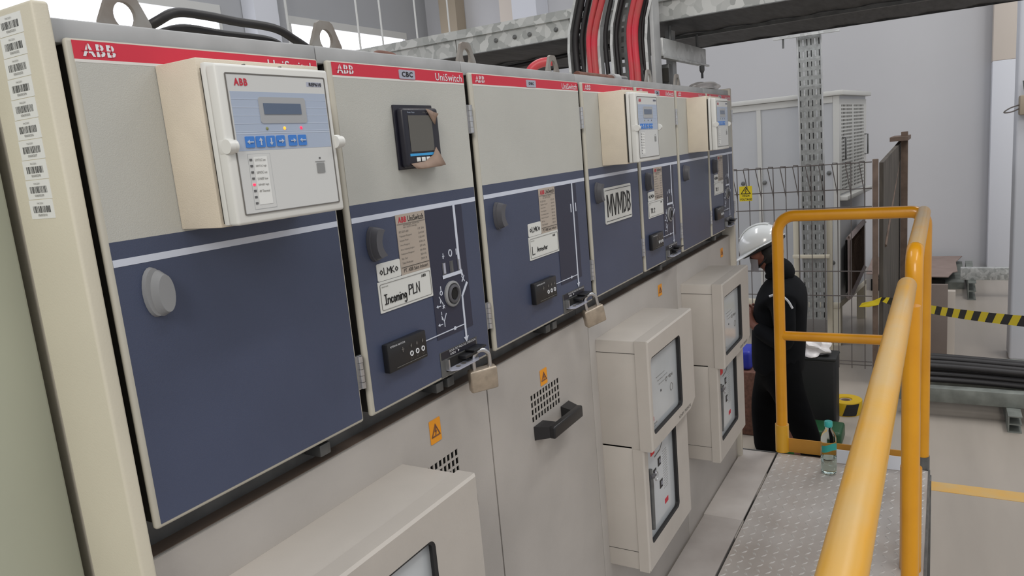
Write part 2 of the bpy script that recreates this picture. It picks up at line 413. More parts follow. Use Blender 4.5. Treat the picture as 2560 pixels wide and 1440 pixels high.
# ================================================================== switchgear row
ZB, ZT = 1.695, 2.2335      # door bottom / top
def door(cub, x0, x1, texts, kind, relay=False, top_hinge=True):
    a, b = x0+.010, x1-.008
    if x0 < .01: a = x0+.012
    mb = MB()
    mb.box(a, b, 0, .0095, ZB, ZT, 'door_edge', b=.004, seg=3); mb.box(a+.005, b-.004, .009, .045, ZB+.005, ZT-.005, 'gap_dark')
    d = None
    fx0, fx1 = x0+.018, x1-.0125
    y = 0
    mb.rect(fx0, fx1, 2.0235, 2.2095, y, 'door_grey')
    mb.rect(fx0, fx1, 2.2095, 2.2125, y, 'film_band_white', .0008)
    mb.rect(fx0, fx1, 2.2125, 2.231, y, 'film_red', .0008)
    mb.rect(fx0, fx1, 1.7005, 2.0235, y, 'film_blue')
    mb.rect(fx0, fx1, 1.9965, 2.0045, y, 'film_white', .0009)
    wide = x1-x0 > .45
    y1 = -.0009
    abb(mb, x0+.027, x0+(.060 if wide else .063), 2.2155, 2.2283, y1, 'text_white', 'film_red')
    mb.text('UniSwitch', x1-(.101 if wide else .102), x1-.019, 2.2143, 2.2270, y1, 'text_white', bold=.008)
    if texts:
        c = x0+(.249 if wide else .193); mb.rect(c-.021, c+.021, 2.2133, 2.2278, y1, 'label_silver', .001, r=.002)
        hw = .011 if wide else .0145; mb.text(texts, c-hw, c+hw, 2.2165 if not wide else 2.218, 2.225 if not wide else 2.2235, y1-.001, 'text_black', bold=.03)
    d = mb.build('door', cub)
    # knob
    k = MB(); kx = x0+(.060 if not wide else .062)
    if kind == 'plain_first':
        pts = [(kx-.002+.0135*math.cos(t), 1.962+.0285*math.sin(t)) for t in [2*math.pi*i/24 for i in range(24)]]
        k.prism([(p[0], -.001, p[1]) for p in pts], (0, -.006, 0), 'light_knob', scale=.95, smooth=True)
        pts = [(kx+.003+.0125*math.cos(t), 1.960+.0265*math.sin(t)) for t in [2*math.pi*i/24 for i in range(24)]]
        k.prism([(p[0], -.006, p[1]) for p in pts], (0, -.0125, 0), 'light_knob', scale=.80, smooth=True)
        k.build('knob', d, label='light grey round turning knob')
    else:
        def outl(dx, s):
            P = []
            for i in range(13):
                t = math.radians(100+160*i/12); P.append((kx+dx-.001+.0145*s*math.cos(t), 1.960+.0280*s*math.sin(t)))
            for i in range(9):
                t = -1+2*i/8; P.append((kx+dx+.001+(.0075*t*t)*s*1.6, 1.960+.0245*t*s))
            return P
        k.prism([(p[0], -.001, p[1]) for p in outl(0, 1)], (0, -.006, 0), 'grey_knob', scale=.97, smooth=True)
        k.prism([(p[0], -.006, p[1]) for p in outl(.002, .95)], (0, -.012, 0), 'grey_knob', scale=.86, smooth=True)
        k.build('knob', d)
    # hinges on the right edge
    for zc in ((2.148, 1.772) if x1 != .375 else (1.772,)):
        h = MB(); hx = x1-.003
        for j in range(5):
            z0 = zc-.025+j*.0102; h.tube([(hx, -.002, z0), (hx, -.002, z0+.0095)], .0042 if j % 2 else .0048, 'zinc', 12)
        h.box(hx-.008, hx+.006, -.0005, .004, zc-.026, zc+.026, 'zinc')
        h.build('hinge', d)
    if kind == 'apparatus': apparatus(d, x0+(.122 if wide else 0), wide, texts, x0)
    return d

def apparatus(d, x, wide, texts, X0):
    # black mimic panel with the single line diagram
    mb = MB(); y = -.0008; B = 'film_black'; W = 'film_white'
    mb.rect(x+.198, x+.313, 1.768, 1.9962, y, B)
    y = -.0015
    if not wide:
        mb.line([(x+.287, 1.9962), (x+.287, 1.9)], .0062, y, W)
        mb.line([(x+.287, 1.9), (x+.289, 1.878), (x+.293, 1.868)], .005, y, W)
        mb.line([(x+.233, 1.8745), (x+.292, 1.8745)], .0062, y, W)
        mb.line([(x+.290, 1.856), (x+.298, 1.866)], .0018, y, W); mb.line([(x+.290, 1.866), (x+.298, 1.856)], .0018, y, W)
        mb.line([(x+.305, 1.851), (x+.286, 1.830), (x+.286, 1.75)], .005, y, W)
        mb.poly([(x+.278, 1.753), (x+.286, 1.7425), (x+.294, 1.753)], y, W)
        for i, cx in enumerate((.239, .262, .287)):
            mb.rect(x+cx-.0055, x+cx+.0055, 1.8775, 1.8995, y, 'grey_knob'); mb.rect(x+cx-.0022, x+cx+.0035, 1.880, 1.8985, y-.0006, 'label_silver' if i != 1 else 'galv_dark')
        mb.line([(x+.236, 1.911), (x+.242, 1.911)], .0012, y, W); mb.line([(x+.239, 1.916), (x+.239, 1.911)], .0012, y, W); mb.poly([(x+.2365, 1.909), (x+.2415, 1.909), (x+.239, 1.906)], y, W)
        mb.ring(x+.262, 1.9135, .0058, .0018, y, W, sx=.8); mb.line([(x+.281, 1.918), (x+.281, 1.908)], .0018, y, W)
        # small diagram beside the operating shaft
        mb.line([(x+.222, 1.860), (x+.222, 1.852)], .0014, y, W); mb.ring(x+.222, 1.848, .0035, .0014, y, W, 12)
        mb.line([(x+.214, 1.843), (x+.224, 1.828), (x+.224, 1.822)], .0014, y, W); mb.line([(x+.206, 1.826), (x+.217, 1.826)], .0014, y, W)
        mb.poly([(x+.204, 1.826), (x+.209, 1.829), (x+.209, 1.823)], y, W)
        mb.line([(x+.222, 1.825), (x+.228, 1.820)], .0013, y, W); mb.line([(x+.222, 1.820), (x+.228, 1.825)], .0013, y, W)
        for zz in (1.836, 1.815, 1.806): mb.line([(x+.217, zz), (x+.217, zz-.005)], .0013, y, W)
        mb.line([(x+.216, 1.808), (x+.223, 1.796), (x+.223, 1.787)], .0014, y, W); mb.line([(x+.223, 1.798), (x+.231, 1.81)], .0014, y, W)
        mb.line([(x+.206, 1.793), (x+.217, 1.793)], .0014, y, W); mb.poly([(x+.204, 1.793), (x+.209, 1.796), (x+.209, 1.790)], y, W)
    else:
        mb.line([(x+.290, 1.9962), (x+.289, 1.755)], .0050, y, W)
        mb.poly([(x+.281, 1.757), (x+.289, 1.745), (x+.297, 1.757)], y, W)
        mb.rect(x+.275, x+.279, 1.929, 1.949, y, W); mb.rect(x+.302, x+.306, 1.929, 1.949, y, W)
    mb.line([(x+.152, 1.777), (x+.285, 1.777)], .0017, y, W); mb.rect(x+.250, x+.256, 1.774, 1.780, y-.0004, W)
    mb.build('mimic_panel', d, label='black diagram panel with white single line drawing')
    if not wide:
        s = MB()
        s.lathe([(.0235, 0), (.0235, .004), (.0215, .0055), (.0195, .0055), (.0185, .002), (.0, .002)], 'light_knob', (x+.255, -.001, 1.8405), 32, '-y')
        s.lathe([(.017, 0), (.017, .006), (.0145, .0075), (.0125, .0075), (.0115, .003), (0, .003)], 'grey_knob', (x+.255, -.002, 1.8405), 32, '-y')
        s.lathe([(.0095, 0), (.0095, .0035), (0, .0035)], 'recess_dark', (x+.256, -.004, 1.8405), 24, '-y')
        s.build('operating_shaft', d, label='round dark operating shaft socket')
    # rating plate
    p = MB(); y = -.0009
    p.rect(x+.120, x+.1985, 1.899, 1.9975, y, 'plate_tan', .0008); y -= .0008
    abb(p, x+.126, x+.147, 1.984, 1.9935, y, 'text_red'); p.text('UniSwitch', x+.151, x+.194, 1.984, 1.9935, y, 'text_black', bold=.005)
    p.text('INTERNAL SWITCH\nIEC 62271 PANEL', x+.138, x+.180, 1.9745, 1.9805, y, 'text_grey')
    p.line([(x+.122, 1.982), (x+.197, 1.982)], .0004, y, 'text_grey'); p.line([(x+.122, 1.911), (x+.197, 1.911)], .0005, y, 'text_black')
    vals = ['12 24', '24 kV', '125 kV', '630 A', '20 kA', '50 Hz', '2012', '2013']
    names = ['IEC 62271-200', 'Tegangan Pengenal', 'Impuls Petir', 'Arus Pengenal', 'Arus Hubung Singkat', 'Frekuensi Pengenal', 'No. Seri', 'Tahun Pembuatan']
    for i in range(8):
        z = 1.9675-i*.0073
        p.text(names[i], x+.125, x+.125+.0021*len(names[i])*.9, z, z+.0032, y, 'text_grey'); p.text(vals[i], x+.176, x+.192, z, z+.0032, y, 'text_grey')
    p.text('PT. ABB Sakti Industri', x+.127, x+.193, 1.9025, 1.9085, y, 'text_black')
    p.build('rating_plate', d, label='tan metal rating plate with red and black print')
    # white name cards
    lm = MB(); y = -.0009
    lm.rect(x+.060, x+.1185, 1.8995, 1.9275, y, 'label_white', .0012, r=.003); y -= .0012
    scribble(lm, '<LMK<', x+.066, x+.114, 1.9085, 1.9185, y, 'text_black', .0010)
    lm.build('marking_card', d, label='white card lettered LMK between two diamonds')
    fc = MB(); y = -.0009
    fc.rect(x+.058, x+.1985, 1.849, 1.8988, y, 'label_white', .0011, r=.001); y -= .0011
    rr = rrect(x+.062, x+.195, 1.853, 1.8945, .003)
    fc.line(rr+[rr[0]], .0004, y, 'text_grey'); fc.text('FEEDER NAME', x+.066, x+.082, 1.8885, 1.8905, y, 'text_grey'); abb(fc, x+.170, x+.183, 1.8865, 1.8915, y, 'text_black')
    word = {0: 'x'}; nm = APP_TEXT[d.parent.name]
    if nm == 'Incoming PLN':
        scribble(fc, 'Incoming', x+.070, x+.127, 1.8615, 1.8765, y, 'text_black', .0017); scribble(fc, 'PLN', x+.133, x+.165, 1.8640, 1.879, y, 'text_black', .0017)
    elif nm == 'L.Arrester': scribble(fc, 'L.', x+.070, x+.087, 1.8600, 1.876, y, 'text_black', .0014); scribble(fc, 'Arrester', x+.092, x+.143, 1.8635, 1.8735, y, 'text_black', .0012)
    else: scribble(fc, nm, x+.078, x+.118, 1.8635, 1.8765, y, 'text_black', .0015)
    fc.build('feeder_card', d, label='white feeder card with handwritten "%s"' % nm)
    # potential indicator
    v = MB(); v.box(x+.050, x+.151, -.013, -.0008, 1.7535, 1.8005, 'black_plastic', b=.002); y = -.0131
    v.text('POTENTIAL INDICATOR', x+.056, x+.094, 1.7935, 1.7965, y, 'text_white')
    v.line([(x+.067, 1.7585), (x+.146, 1.7585)], .0006, y, 'text_grey')
    for cx in (.107, .1225, .138):
        v.ring(x+cx+.001, 1.7715, .0036, .0017, y, 'text_white', 14); v.text('L1', x+cx-.001, x+cx+.003, 1.7625, 1.765, y, 'text_grey'); v.poly([(x+cx, 1.784), (x+cx+.002, 1.788), (x+cx+.003, 1.784), (x+cx+.001, 1.7815)], y, 'text_grey')
    v.line([(x+.083, 1.784), (x+.089, 1.784)], .001, y, 'text_grey'); v.line([(x+.086, 1.788), (x+.086, 1.780)], .001, y, 'text_grey')
    v.build('potential_indicator', d, label='black potential indicator box with three white rings')
    # padlock latch at the lower right corner
    l = MB(); y = -.0008
    l.poly([(x+.199, 1.698), (x+.320, 1.698), (x+.320, 1.744), (x+.199, 1.744)], y, 'galv_dark'); y -= .0008
    l.poly([(x+.203, 1.730), (x+.316, 1.730), (x+.316, 1.743), (x+.203, 1.743)], y, 'meter_black', .0004); y -= .0006
    l.text('DOOR TEST PADLOCK OPERATION', x+.228, x+.314, 1.7385, 1.7425, y, 'text_white'); l.text('OPEN', x+.229, x+.246, 1.7325, 1.7365, y, 'text_white'); l.poly([(x+.254, 1.7365), (x+.258, 1.7365), (x+.256, 1.7325)], y, 'text_white')
    l.rect(x+.214, x+.300, 1.7055, 1.7275, y, 'recess_dark', .0004)
    l.prism([(x+.214, -.001, 1.7085), (x+.300, -.001, 1.7085), (x+.300, -.016, 1.7075), (x+.292, -.021, 1.7070), (x+.226, -.021, 1.7070), (x+.214, -.012, 1.7080)], (0, 0, .0022), 'label_silver')
    l.prism([(x+.213, -.001, 1.7105), (x+.217, -.001, 1.7105), (x+.217, -.009, 1.7105), (x+.213, -.009, 1.7105)], (0, 0, .018), 'zinc')
    for cx in (.238, .256, .274): l.lathe([(.0045, 0), (.0045, .0006), (0, .0006)], 'text_grey', (x+cx, -.011, 1.7107), 14)
    l.box(x+.252, x+.306, -.020, -.002, 1.7195, 1.7255, 'black_plastic', b=.0015); l.box(x+.276, x+.318, -.024, -.002, 1.7265, 1.7305, 'black_plastic', b=.0015)
    l.build('padlock_latch', d, label='metal padlock latch with black lever')

def relay_box(cub, x, big):
    """relay housing bolted on the door, x = left face"""
    Z0, Z1 = 2.026, 2.2100; R = .172
    mb = MB(); mb.box(x, x+R+.012, -.070, -.001, Z0, Z1, 'relay_beige', b=.0015)
    mb.box(x+.004, x+R-.002, -.0745, -.070, Z0+.004, 2.199, 'gap_dark')
    h = mb.build('relay_housing', cub, label='cream sheet metal relay housing with white hinged front')
    f = MB()
    f.box(x+.0005, x+R, -.083, -.0745, Z0+.002, 2.2035, 'relay_white', b=.002)
    f.box(x-.001, x+.168, -.100, -.084, 2.0275, 2.2005, 'relay_white', b=.0035, seg=3)
    f.build('relay_cover', h)
    yf = -.1002
    b = MB()
    rr = rrect(x+.010, x+.159, 2.0380, 2.1905, .0015)
    b.line(rr+[rr[0]], .0013, yf, 'text_grey')
    b.rect(x+.011, x+.158, 2.039, 2.1895, yf, 'relay_face', .0004, r=.001); y = yf-.0004
    b.rect(x+.013, x+.157, 2.1075, 2.1715, y, 'relay_blue', .0002)
    for k in range(5): b.rect(x+.013, x+.157, 2.163-k*.0088, 2.1636-k*.0088, y-.0002, 'relay_line', .0002)
    b.rect(x+.013, x+.157, 2.1255, 2.1265, y-.0002, 'relay_line', .0002)
    abb(b, x+.020, x+.0385, 2.1775, 2.1855, y, 'text_red')
    b.rect(x+.128, x+.153, 2.1795, 2.1848, y, 'label_silver', .0002); b.text('REF610', x+.132, x+.1525, 2.1800, 2.1843, y-.0003, 'text_black', bold=.03)
    b.rect(x+.024, x+.056, 2.0425, 2.104, y, 'relay_frame', .00015); b.rect(x+.0244, x+.0556, 2.0429, 2.1036, y-.00015, 'relay_face', .0001)
    b.rect(x+.0315, x+.0508, 2.0475, 2.1005, y-.0003, 'paper', .0003)
    for k, t in enumerate(('51P/TOC low', '50P/TOC high', '50P/IOC inst', '51N/EF low', '50N/EF high', '49 Thermal')):
        b.text(t, x+.033, x+.0480, 2.0955-k*.0069, 2.0983-k*.0069, y-.0006, 'text_grey')
    b.rect(x+.1275, x+.1405, 2.0765, 2.0885, y, 'grey_port', .0008, r=.001); b.rect(x+.133, x+.1355, 2.0935, 2.0955, y, 'led_off', .0005)
    b.line([(x+.126, 2.0905), (x+.142, 2.0905)], .0004, y, 'grey_port')
    b.build('relay_faceplate', h, label='grey and blue protection relay faceplate')
    s = MB(); s.rect(x+.050, x+.121, 2.137, 2.166, y, 'relay_frame', .0010, r=.003); s.rect(x+.056, x+.1128, 2.1468, 2.1590, y-.001, 'lcd', .0006)
    s.build('display', h, label='slate grey display in a grey frame')
    kk = MB()
    for cx in (.030, .045, .060, .075, .0935, .1090):
        kk.rect(x+cx-.0062, x+cx+.0062, 2.1108, 2.1230, y, 'key_blue', .0012, r=.001); yy = y-.0012; c = x+cx; z = 2.1168
        if cx in (.030, .1090): kk.line([(c-.003, z), (c+.004, z)], .0013, yy, 'relay_line'); kk.poly([(c-.0045, z), (c-.001, z+.0025), (c-.001, z-.0025)], yy, 'relay_line')
        elif cx in (.075, .0935): kk.line([(c-.004, z), (c+.003, z)], .0013, yy, 'relay_line'); kk.poly([(c+.0045, z), (c+.001, z+.0025), (c+.001, z-.0025)], yy, 'relay_line')
        else:
            q = 1 if cx == .045 else -1; kk.line([(c, z-.0035*q), (c, z+.003*q)], .0013, yy, 'relay_line'); kk.poly([(c, z+.0045*q), (c-.0025, z+.001*q), (c+.0025, z+.001*q)], yy, 'relay_line')
    kk.build('keypad', h, label='six blue arrow keys')
    for k in range(8):
        lit = big and k == 4; le = MB()
        le.rect(x+.0258, x+.0292, 2.0975-k*.00685-.0012, 2.0975-k*.00685+.0012, y, 'led_red' if lit else 'led_off', .0008); le.build('indicator_light', h, label='lit red indicator light' if lit else None)
    for cx, m in ((.0575, 'led_green'), (.0838, 'led_amber' if big else 'led_off'), (.1100, 'led_red' if big else 'led_off')):
        le = MB(); le.lathe([(.0019, 0), (.0019, .0006), (.0008, .0012), (0, .0012)], m, (x+cx, y, 2.1312), 14, '-y'); le.build('status_light', h, label={'led_green': 'dim green status light', 'led_amber': 'glowing amber status light', 'led_red': 'glowing red status light'}.get(m))
    for cx, nm in ((-.0005, 0), (.1665, 1)):
        c = MB(); c.box(x+cx-.0015, x+cx+.0095, -.1030, -.086, 2.1045, 2.1215, 'relay_white', b=.003)
        c.lathe([(.0078, 0), (.0078, .007), (.0072, .0075), (.0072, .012), (.005, .0135), (0, .0135)], 'relay_white', (x+cx-.002, -.1005, 2.113), 20, 'x')
        c.build('clip', h)
    if big:
        for cx in (.045, .098):
            c = MB(); c.box(x+cx, x+cx+.002, -.0925, -.0885, 2.2003, 2.2026, 'text_grey'); c.build('cover_screw', h)

def mech_box(cub, x0, x1):
    """mechanism enclosure on the lower panel, with a hooded upper lid"""
    zb, zt, zm = .93, 1.58, 1.281; yb = .024
    mb = MB(); mb.box(x0+.001, x1-.001, -.086, yb, zm, zt-.001, 'mech_beige', b=.003); mb.box(x0+.001, x1-.003, -.064, yb, zb+.002, zm+.01, 'mech_beige', b=.003)
    mb.line([(0, 0), (0, 0)], .001, 0, 'gap_dark')
    e = mb.build('mechanism_enclosure', cub)
    def lid(name, X0, X1, Z0, Z1, yf, ybk, wx0, wx1, wz0, wz1, chamf):
        m = MB(); th = .0015
        outer = [(X0, Z1), (X0, Z0)] + ([(X1-.05, Z0), (X1, Z0+.02)] if chamf else [(X1, Z0)]) + [(X1, Z1)]
        # side walls of the lid (a folded sheet skirt)
        n = len(outer); bv = .004
        for i in range(n):
            (a, b), (c, d_) = outer[i], outer[(i+1) % n]
            cx, cz = (X0+X1)/2, (Z0+Z1)/2
            ins = lambda p, k: (p[0]+(cx-p[0])/abs(cx-p[0]+1e-9)*k if abs(cx-p[0]) > k else p[0], p[1]+(cz-p[1])/abs(cz-p[1]+1e-9)*k)
            a2, c2 = ins((a, b), bv), ins((c, d_), bv)
            m.add([(a, ybk, b), (c, ybk, d_), (c, yf+bv, d_), (a, yf+bv, b)], [[0, 1, 2, 3]], 'mech_beige')
            m.add([(a, yf+bv, b), (c, yf+bv, d_), (c2[0], yf, c2[1]), (a2[0], yf, a2[1])], [[0, 1, 2, 3]], 'mech_beige')
            m.add([(a, ybk, b), (c, ybk, d_), (c2[0], ybk, c2[1]), (a2[0], ybk, a2[1])], [[3, 2, 1, 0]], 'gap_dark')
        # front sheet with rounded window opening, made as a strip between outline and opening
        O = [ins(p, bv) for p in outer]
        opn = rrect(wx0, wx1, wz0, wz1, .014, 5)
        bm = bmesh.new(); ov = [bm.verts.new((p[0], yf, p[1])) for p in O]; iv = [bm.verts.new((p[0], yf, p[1])) for p in opn]
        ed = [bm.edges.new((ov[i], ov[(i+1) % len(ov)])) for i in range(len(ov))]+[bm.edges.new((iv[i], iv[(i+1) % len(iv)])) for i in range(len(iv))]
        bmesh.ops.triangle_fill(bm, edges=ed, use_beauty=True, normal=(0, -1, 0)); m.bm(bm, 'mech_beige')
        # rubber edge of the opening
        N = len(opn); D = .013
        V = [(p[0], yf, p[1]) for p in opn]+[(p[0], yf+D, p[1]) for p in opn]
        m.add(V, [[i, (i+1) % N, N+(i+1) % N, N+i] for i in range(N)], 'dark_rubber')
        ins2 = rrect(wx0+.005, wx1-.005, wz0+.005, wz1-.005, .010, 5)
        V = [(p[0], yf+.0006, p[1]) for p in opn]+[(p[0], yf+.003, p[1]) for p in ins2]
        m.add(V, [[i, (i+1) % N, N+(i+1) % N, N+i] for i in range(N)], 'dark_rubber')
        o = m.build(name, e, label='folded sheet lid with rounded viewing window'); return o
    u = lid('upper_lid', x0-.003, x1+.006, zm, zt, -.122, -.086, x0+.013, x1-.118, 1.323, 1.532, True)
    lo = lid('lower_lid', x0-.002, x1, zb, zm+.002, -.095, -.064, x0+.026, x1-.112, 1.000, 1.278, False)
    wx0, wx1 = x0+.013, x1-.118
    p = MB(); y = -.109; p.box(wx0-.004, wx1+.004, y, y+.002, 1.319, 1.536, 'window_board')
    p.text('ABB', wx0+.010, wx0+.038, 1.348, 1.362, y-.0002, 'text_red', bold=.04)
    p.text('ABB Circuit', wx0+.008, wx0+.060, 1.338, 1.343, y-.0002, 'text_grey'); p.text('VD4', wx0+.17, wx0+.205, 1.425, 1.434, y-.0002, 'text_grey', bold=.02)
    for k in range(3): p.text('Breaking current 25 kA'[:12+k*4], wx0+.07+k*.01, wx0+.14+k*.02, 1.455-k*.012, 1.459-k*.012, y-.0002, 'text_grey')
    p.rect(wx0+.100, wx0+.106, 1.409, 1.415, y, 'text_black'); p.ring(wx0+.19, 1.395, .011, .0007, y-.0002, 'text_grey')
    p.ring(wx0+.150, 1.43, .006, .0008, y-.0002, 'text_grey'); p.text('Uphold', wx0+.01, wx0+.05, 1.331, 1.335, y-.0002, 'text_grey')
    p.build('upper_panel', e, label='pale instrument board behind the upper window')
    wx0, wx1 = x0+.026, x1-.112
    q = MB(); y = -.082; q.box(wx0-.004, wx1+.004, y, y+.002, .996, 1.282, 'window_board')
    q.rect(wx0+.055, wx0+.085, 1.230, 1.262, y, 'tag_red', .001); q.rect(wx0+.105, wx0+.132, 1.240, 1.268, y, 'tag_green', .001)
    q.line([(wx0+.15, 1.275), (wx0+.15, 1.235), (wx0+.13, 1.222), (wx0+.085, 1.218)], .003, y, 'text_grey')
    for a, b in ((.108, 1.19), (.068, 1.172), (.115, 1.12)): q.rect(wx0+a, wx0+a+.024, b-.012, b+.012, y, 'text_black', .0008); q.rect(wx0+a+.012, wx0+a+.02, b-.006, b+.006, y-.0008, 'label_silver', .0005)
    for k in range(16): q.text('motor spring data', wx0+.148, wx0+.185, 1.205-k*.0075, 1.209-k*.0075, y, 'text_grey')
    q.rect(wx0+.15, wx0+.18, 1.045, 1.06, y, 'text_red', .0004)
    q.build('lower_panel_board', e, label='white board with red and green state flags')
    lv = MB(); lv.tube([(wx0+.030, y-.006, 1.205), (wx0+.030, y-.0075, 1.16), (wx0+.030, y-.006, 1.045), (wx0+.030, y-.006, 1.03)], [.006, .0065, .0065, .006], 'galv_dark', 10)
    lv.tube([(wx0+.018, y-.012, 1.188), (wx0+.046, y-.012, 1.184)], .005, 'grey_knob', 10)
    lv.build('charging_lever', e, label='grey vertical charging lever')
    rg = MB(); P = [(wx0+.055+.012*math.cos(t), y-.014, 1.176+.012*math.sin(t)) for t in [2*math.pi*i/18 for i in range(18)]]
    rg.tube(P, .0013, 'zinc', 6, closed=True); rg.build('key_ring', e)
    # fold lines on the side of the body
    X = x0+.0008
    for (ya, za), (yc, zc) in (((-.086, 1.545), (yb, 1.545)), ((-.087, 1.545), (-.120, 1.578)), ((-.064, .985), (yb, .985)), ((-.064, .985), (-.094, .934))):
        fl = MB(); fl.tube([(X, ya, za), (X, yc, zc)], .0007, 'gap_dark', 6); fl.build('fold_line', e)
    if abs(x0-1.288) < .01 or x0 > 2:
        t = MB(); t.text('VD4M  PRIMOR', x1-.16, x1-.045, 1.292, 1.302, -.1221, 'text_grey'); t.build('lid_print', e)

def warn(mb, cx, cz, w2, h2, y, m='warn_orange', txt=False):
    mb.rect(cx-w2, cx+w2, cz-h2, cz+h2, y, m, .0006, r=.002); y -= .0007
    s = w2*.72; b = cz-h2*.42 if not txt else cz; t = cz+h2*.55 if not txt else cz+h2*.85
    P = [(cx-s, b), (cx+s, b), (cx, t), (cx-s, b)]; mb.line(P, w2*.12, y, 'text_black'if txt else 'rusty')
    k = (t-b); mb.line([(cx+.1*s, b+k*.75), (cx-.2*s, b+k*.42), (cx+.15*s, b+k*.45), (cx-.1*s, b+k*.1)], w2*.1, y, 'text_black' if txt else 'rusty')
    if txt:
        mb.text('HIGH', cx-w2*.5, cx+w2*.55, cz-h2*.42, cz-h2*.12, y, 'text_black', bold=.03); mb.text('VOLTAGE', cx-w2*.9, cx+w2*.9, cz-h2*.9, cz-h2*.6, y, 'text_black', bold=.03)

def cubicle(x0, x1, label):
    c = empty('switchgear_cubicle', (x0, .03, .55), label, 'switchgear', 'switchgear cubicles in the row')
    mb = MB(); mb.box(x0+.001, x1-.001, .06, .95, .55, 2.249, 'beige_enamel'); mb.box(x0+.001, x1-.001, .056, .062, 1.64, 1.70, 'galv_dark'); mb.box(x0+.001, x1-.001, .052, .0605, 1.70, 2.228, 'gap_dark')
    mb.build('cabinet_body', c)
    return c
def lower_front(c, x0, x1, grille, sticker, handle=None):
    mb = MB(); a, b = x0+.0022, x1-.0022
    if grille:
        gx0, gx1, gz0, gz1, nx, nz = grille
        us = [a]; px = (gx1-gx0)/nx; pz = (gz1-gz0)/nz
        for i in range(nx): us += [gx0+i*px, gx0+i*px+px*.68]
        us.append(b); vs = [.60]
        for j in range(nz): vs += [gz0+j*pz, gz0+j*pz+pz*.76]
        vs.append(1.652)
        mb.perf(us, vs, lambda i, j: i % 2 == 1 and j % 2 == 1, (0, .025, 0), (1, 0, 0), (0, 0, 1), .002, 'lower_panel')
        mb.box(gx0-.01, gx1+.01, .030, .034, gz0-.01, gz1+.01, 'recess_dark')
    else: mb.box(a, b, .023, .055, .60, 1.652, 'lower_panel', b=.003)
    if grille:
        mb.box(a, b, .024, .058, 1.649, 1.6525, 'lower_panel'); mb.box(a, a+.002, .025, .058, .6, 1.65, 'lower_panel'); mb.box(b-.002, b, .025, .058, .6, 1.65, 'lower_panel')
    mb.box(a, b, .029, .0585, 1.6526, 1.6532, 'ledge_dirt_shade')  # ledge strip coloured dark for dirt and the shadow under the doors
    p = mb.build('lower_front_panel', c)
    if sticker:
        cx, cz, w2, h2 = sticker; s = MB(); warn(s, cx, cz, w2, h2, .0225); s.build('warning_sticker', p, label='orange lightning bolt warning sticker')
    if handle:
        h = MB(); hx0, hx1, hz = handle
        h.prism([(hx0, .023, hz-.016), (hx0+.045, .023, hz-.016), (hx0+.045, .023, hz+.016), (hx0, .023, hz+.016)], (.012, -.032, 0), 'black_plastic', scale=.8)
        h.prism([(hx1-.045, .023, hz-.016), (hx1, .023, hz-.016), (hx1, .023, hz+.016), (hx1-.045, .023, hz+.016)], (-.012, -.032, 0), 'black_plastic', scale=.8)
        h.box(hx0+.016, hx1-.016, -.022, -.006, hz-.0145, hz+.0145, 'black_plastic', b=.004, seg=3)
        h.build('pull_handle', p, label='black plastic pull handle')
    return p
def top_rail(c, x0, x1):
    mb = MB(); mb.box(x0+.0008, x1-.0008, .010, .058, 2.229, 2.2535, 'galv_dull', b=.002); mb.build('top_rail', c, label='galvanised top rail')
def lug(c, x, w_=.0345, y=.05, zt=2.3005):
    m = MB(); h = zt-2.2505; k = w_
    O = [(x-k, 2.2505), (x+k, 2.2505), (x+k*.93, 2.2505+h*.30), (x+k*.48, 2.2505+h*.93), (x+k*.3, zt), (x-k*.3, zt), (x-k*.48, 2.2505+h*.93), (x-k*.93, 2.2505+h*.30)]
    r = .0140; cz = 2.2505+h*.46; I = [(x+r*math.cos(t), cz+r*1.08*math.sin(t)) for t in [2*math.pi*i/24 for i in range(24)]]
    for yy, flip in ((y, 1), (y+.006, 0)):
        bm = bmesh.new(); ov = [bm.verts.new((p[0], yy, p[1])) for p in O]; iv = [bm.verts.new((p[0], yy, p[1])) for p in I]
        ed = [bm.edges.new((ov[i], ov[(i+1) % len(ov)])) for i in range(len(ov))]+[bm.edges.new((iv[i], iv[(i+1) % 24])) for i in range(24)]
        bmesh.ops.triangle_fill(bm, edges=ed, use_beauty=True, normal=(0, -1 if flip else 1, 0)); m.bm(bm, 'lug_steel')
    for L_ in (O, I):
        n = len(L_); m.add([(p[0], y, p[1]) for p in L_]+[(p[0], y+.006, p[1]) for p in L_], [[i, (i+1) % n, n+(i+1) % n, n+i] for i in range(n)], 'lug_steel')
    m.build('lifting_lug', c, label='steel lifting lug with round hole')

APP_TEXT = {}
CX = [(0, .75), (.75, 1.25), (1.25, 2.0), (2.0, 2.75)]
labs = ['nearest switchgear cubicle, with the large relay box and the handwritten Incoming PLN card',
        'narrow switchgear cubicle labelled DBC, handwritten L. Arrester card and large black pull handle',
        'switchgear cubicle with the MVMDB sign, standing between the DBC cubicle and the farthest one',
        'farthest switchgear cubicle in the row, beside the railing and the helmeted person']
cubs = []
for (a, b), l in zip(CX, labs): cubs.append(cubicle(a, b, l))
for c, n in zip(cubs, ('Incoming PLN', 'L.Arrester', 'TR 2', 'TR 1')): APP_TEXT[c.name] = n
A, B_, C_, D_ = cubs
door(A, 0, .375, None, 'plain_first'); d2 = door(A, .375, .75, 'CBC', 'apparatus')
door(B_, .75, 1.25, 'DBC', 'apparatus')
d4 = door(C_, 1.25, 1.625, None, 'plain'); door(C_, 1.625, 2.0, 'CBC', 'apparatus')
door(D_, 2.0, 2.375, None, 'plain'); door(D_, 2.375, 2.75, 'CBC', 'apparatus')
relay_box(A, .107, True); relay_box(C_, 1.357, False); relay_box(D_, 2.118, False)
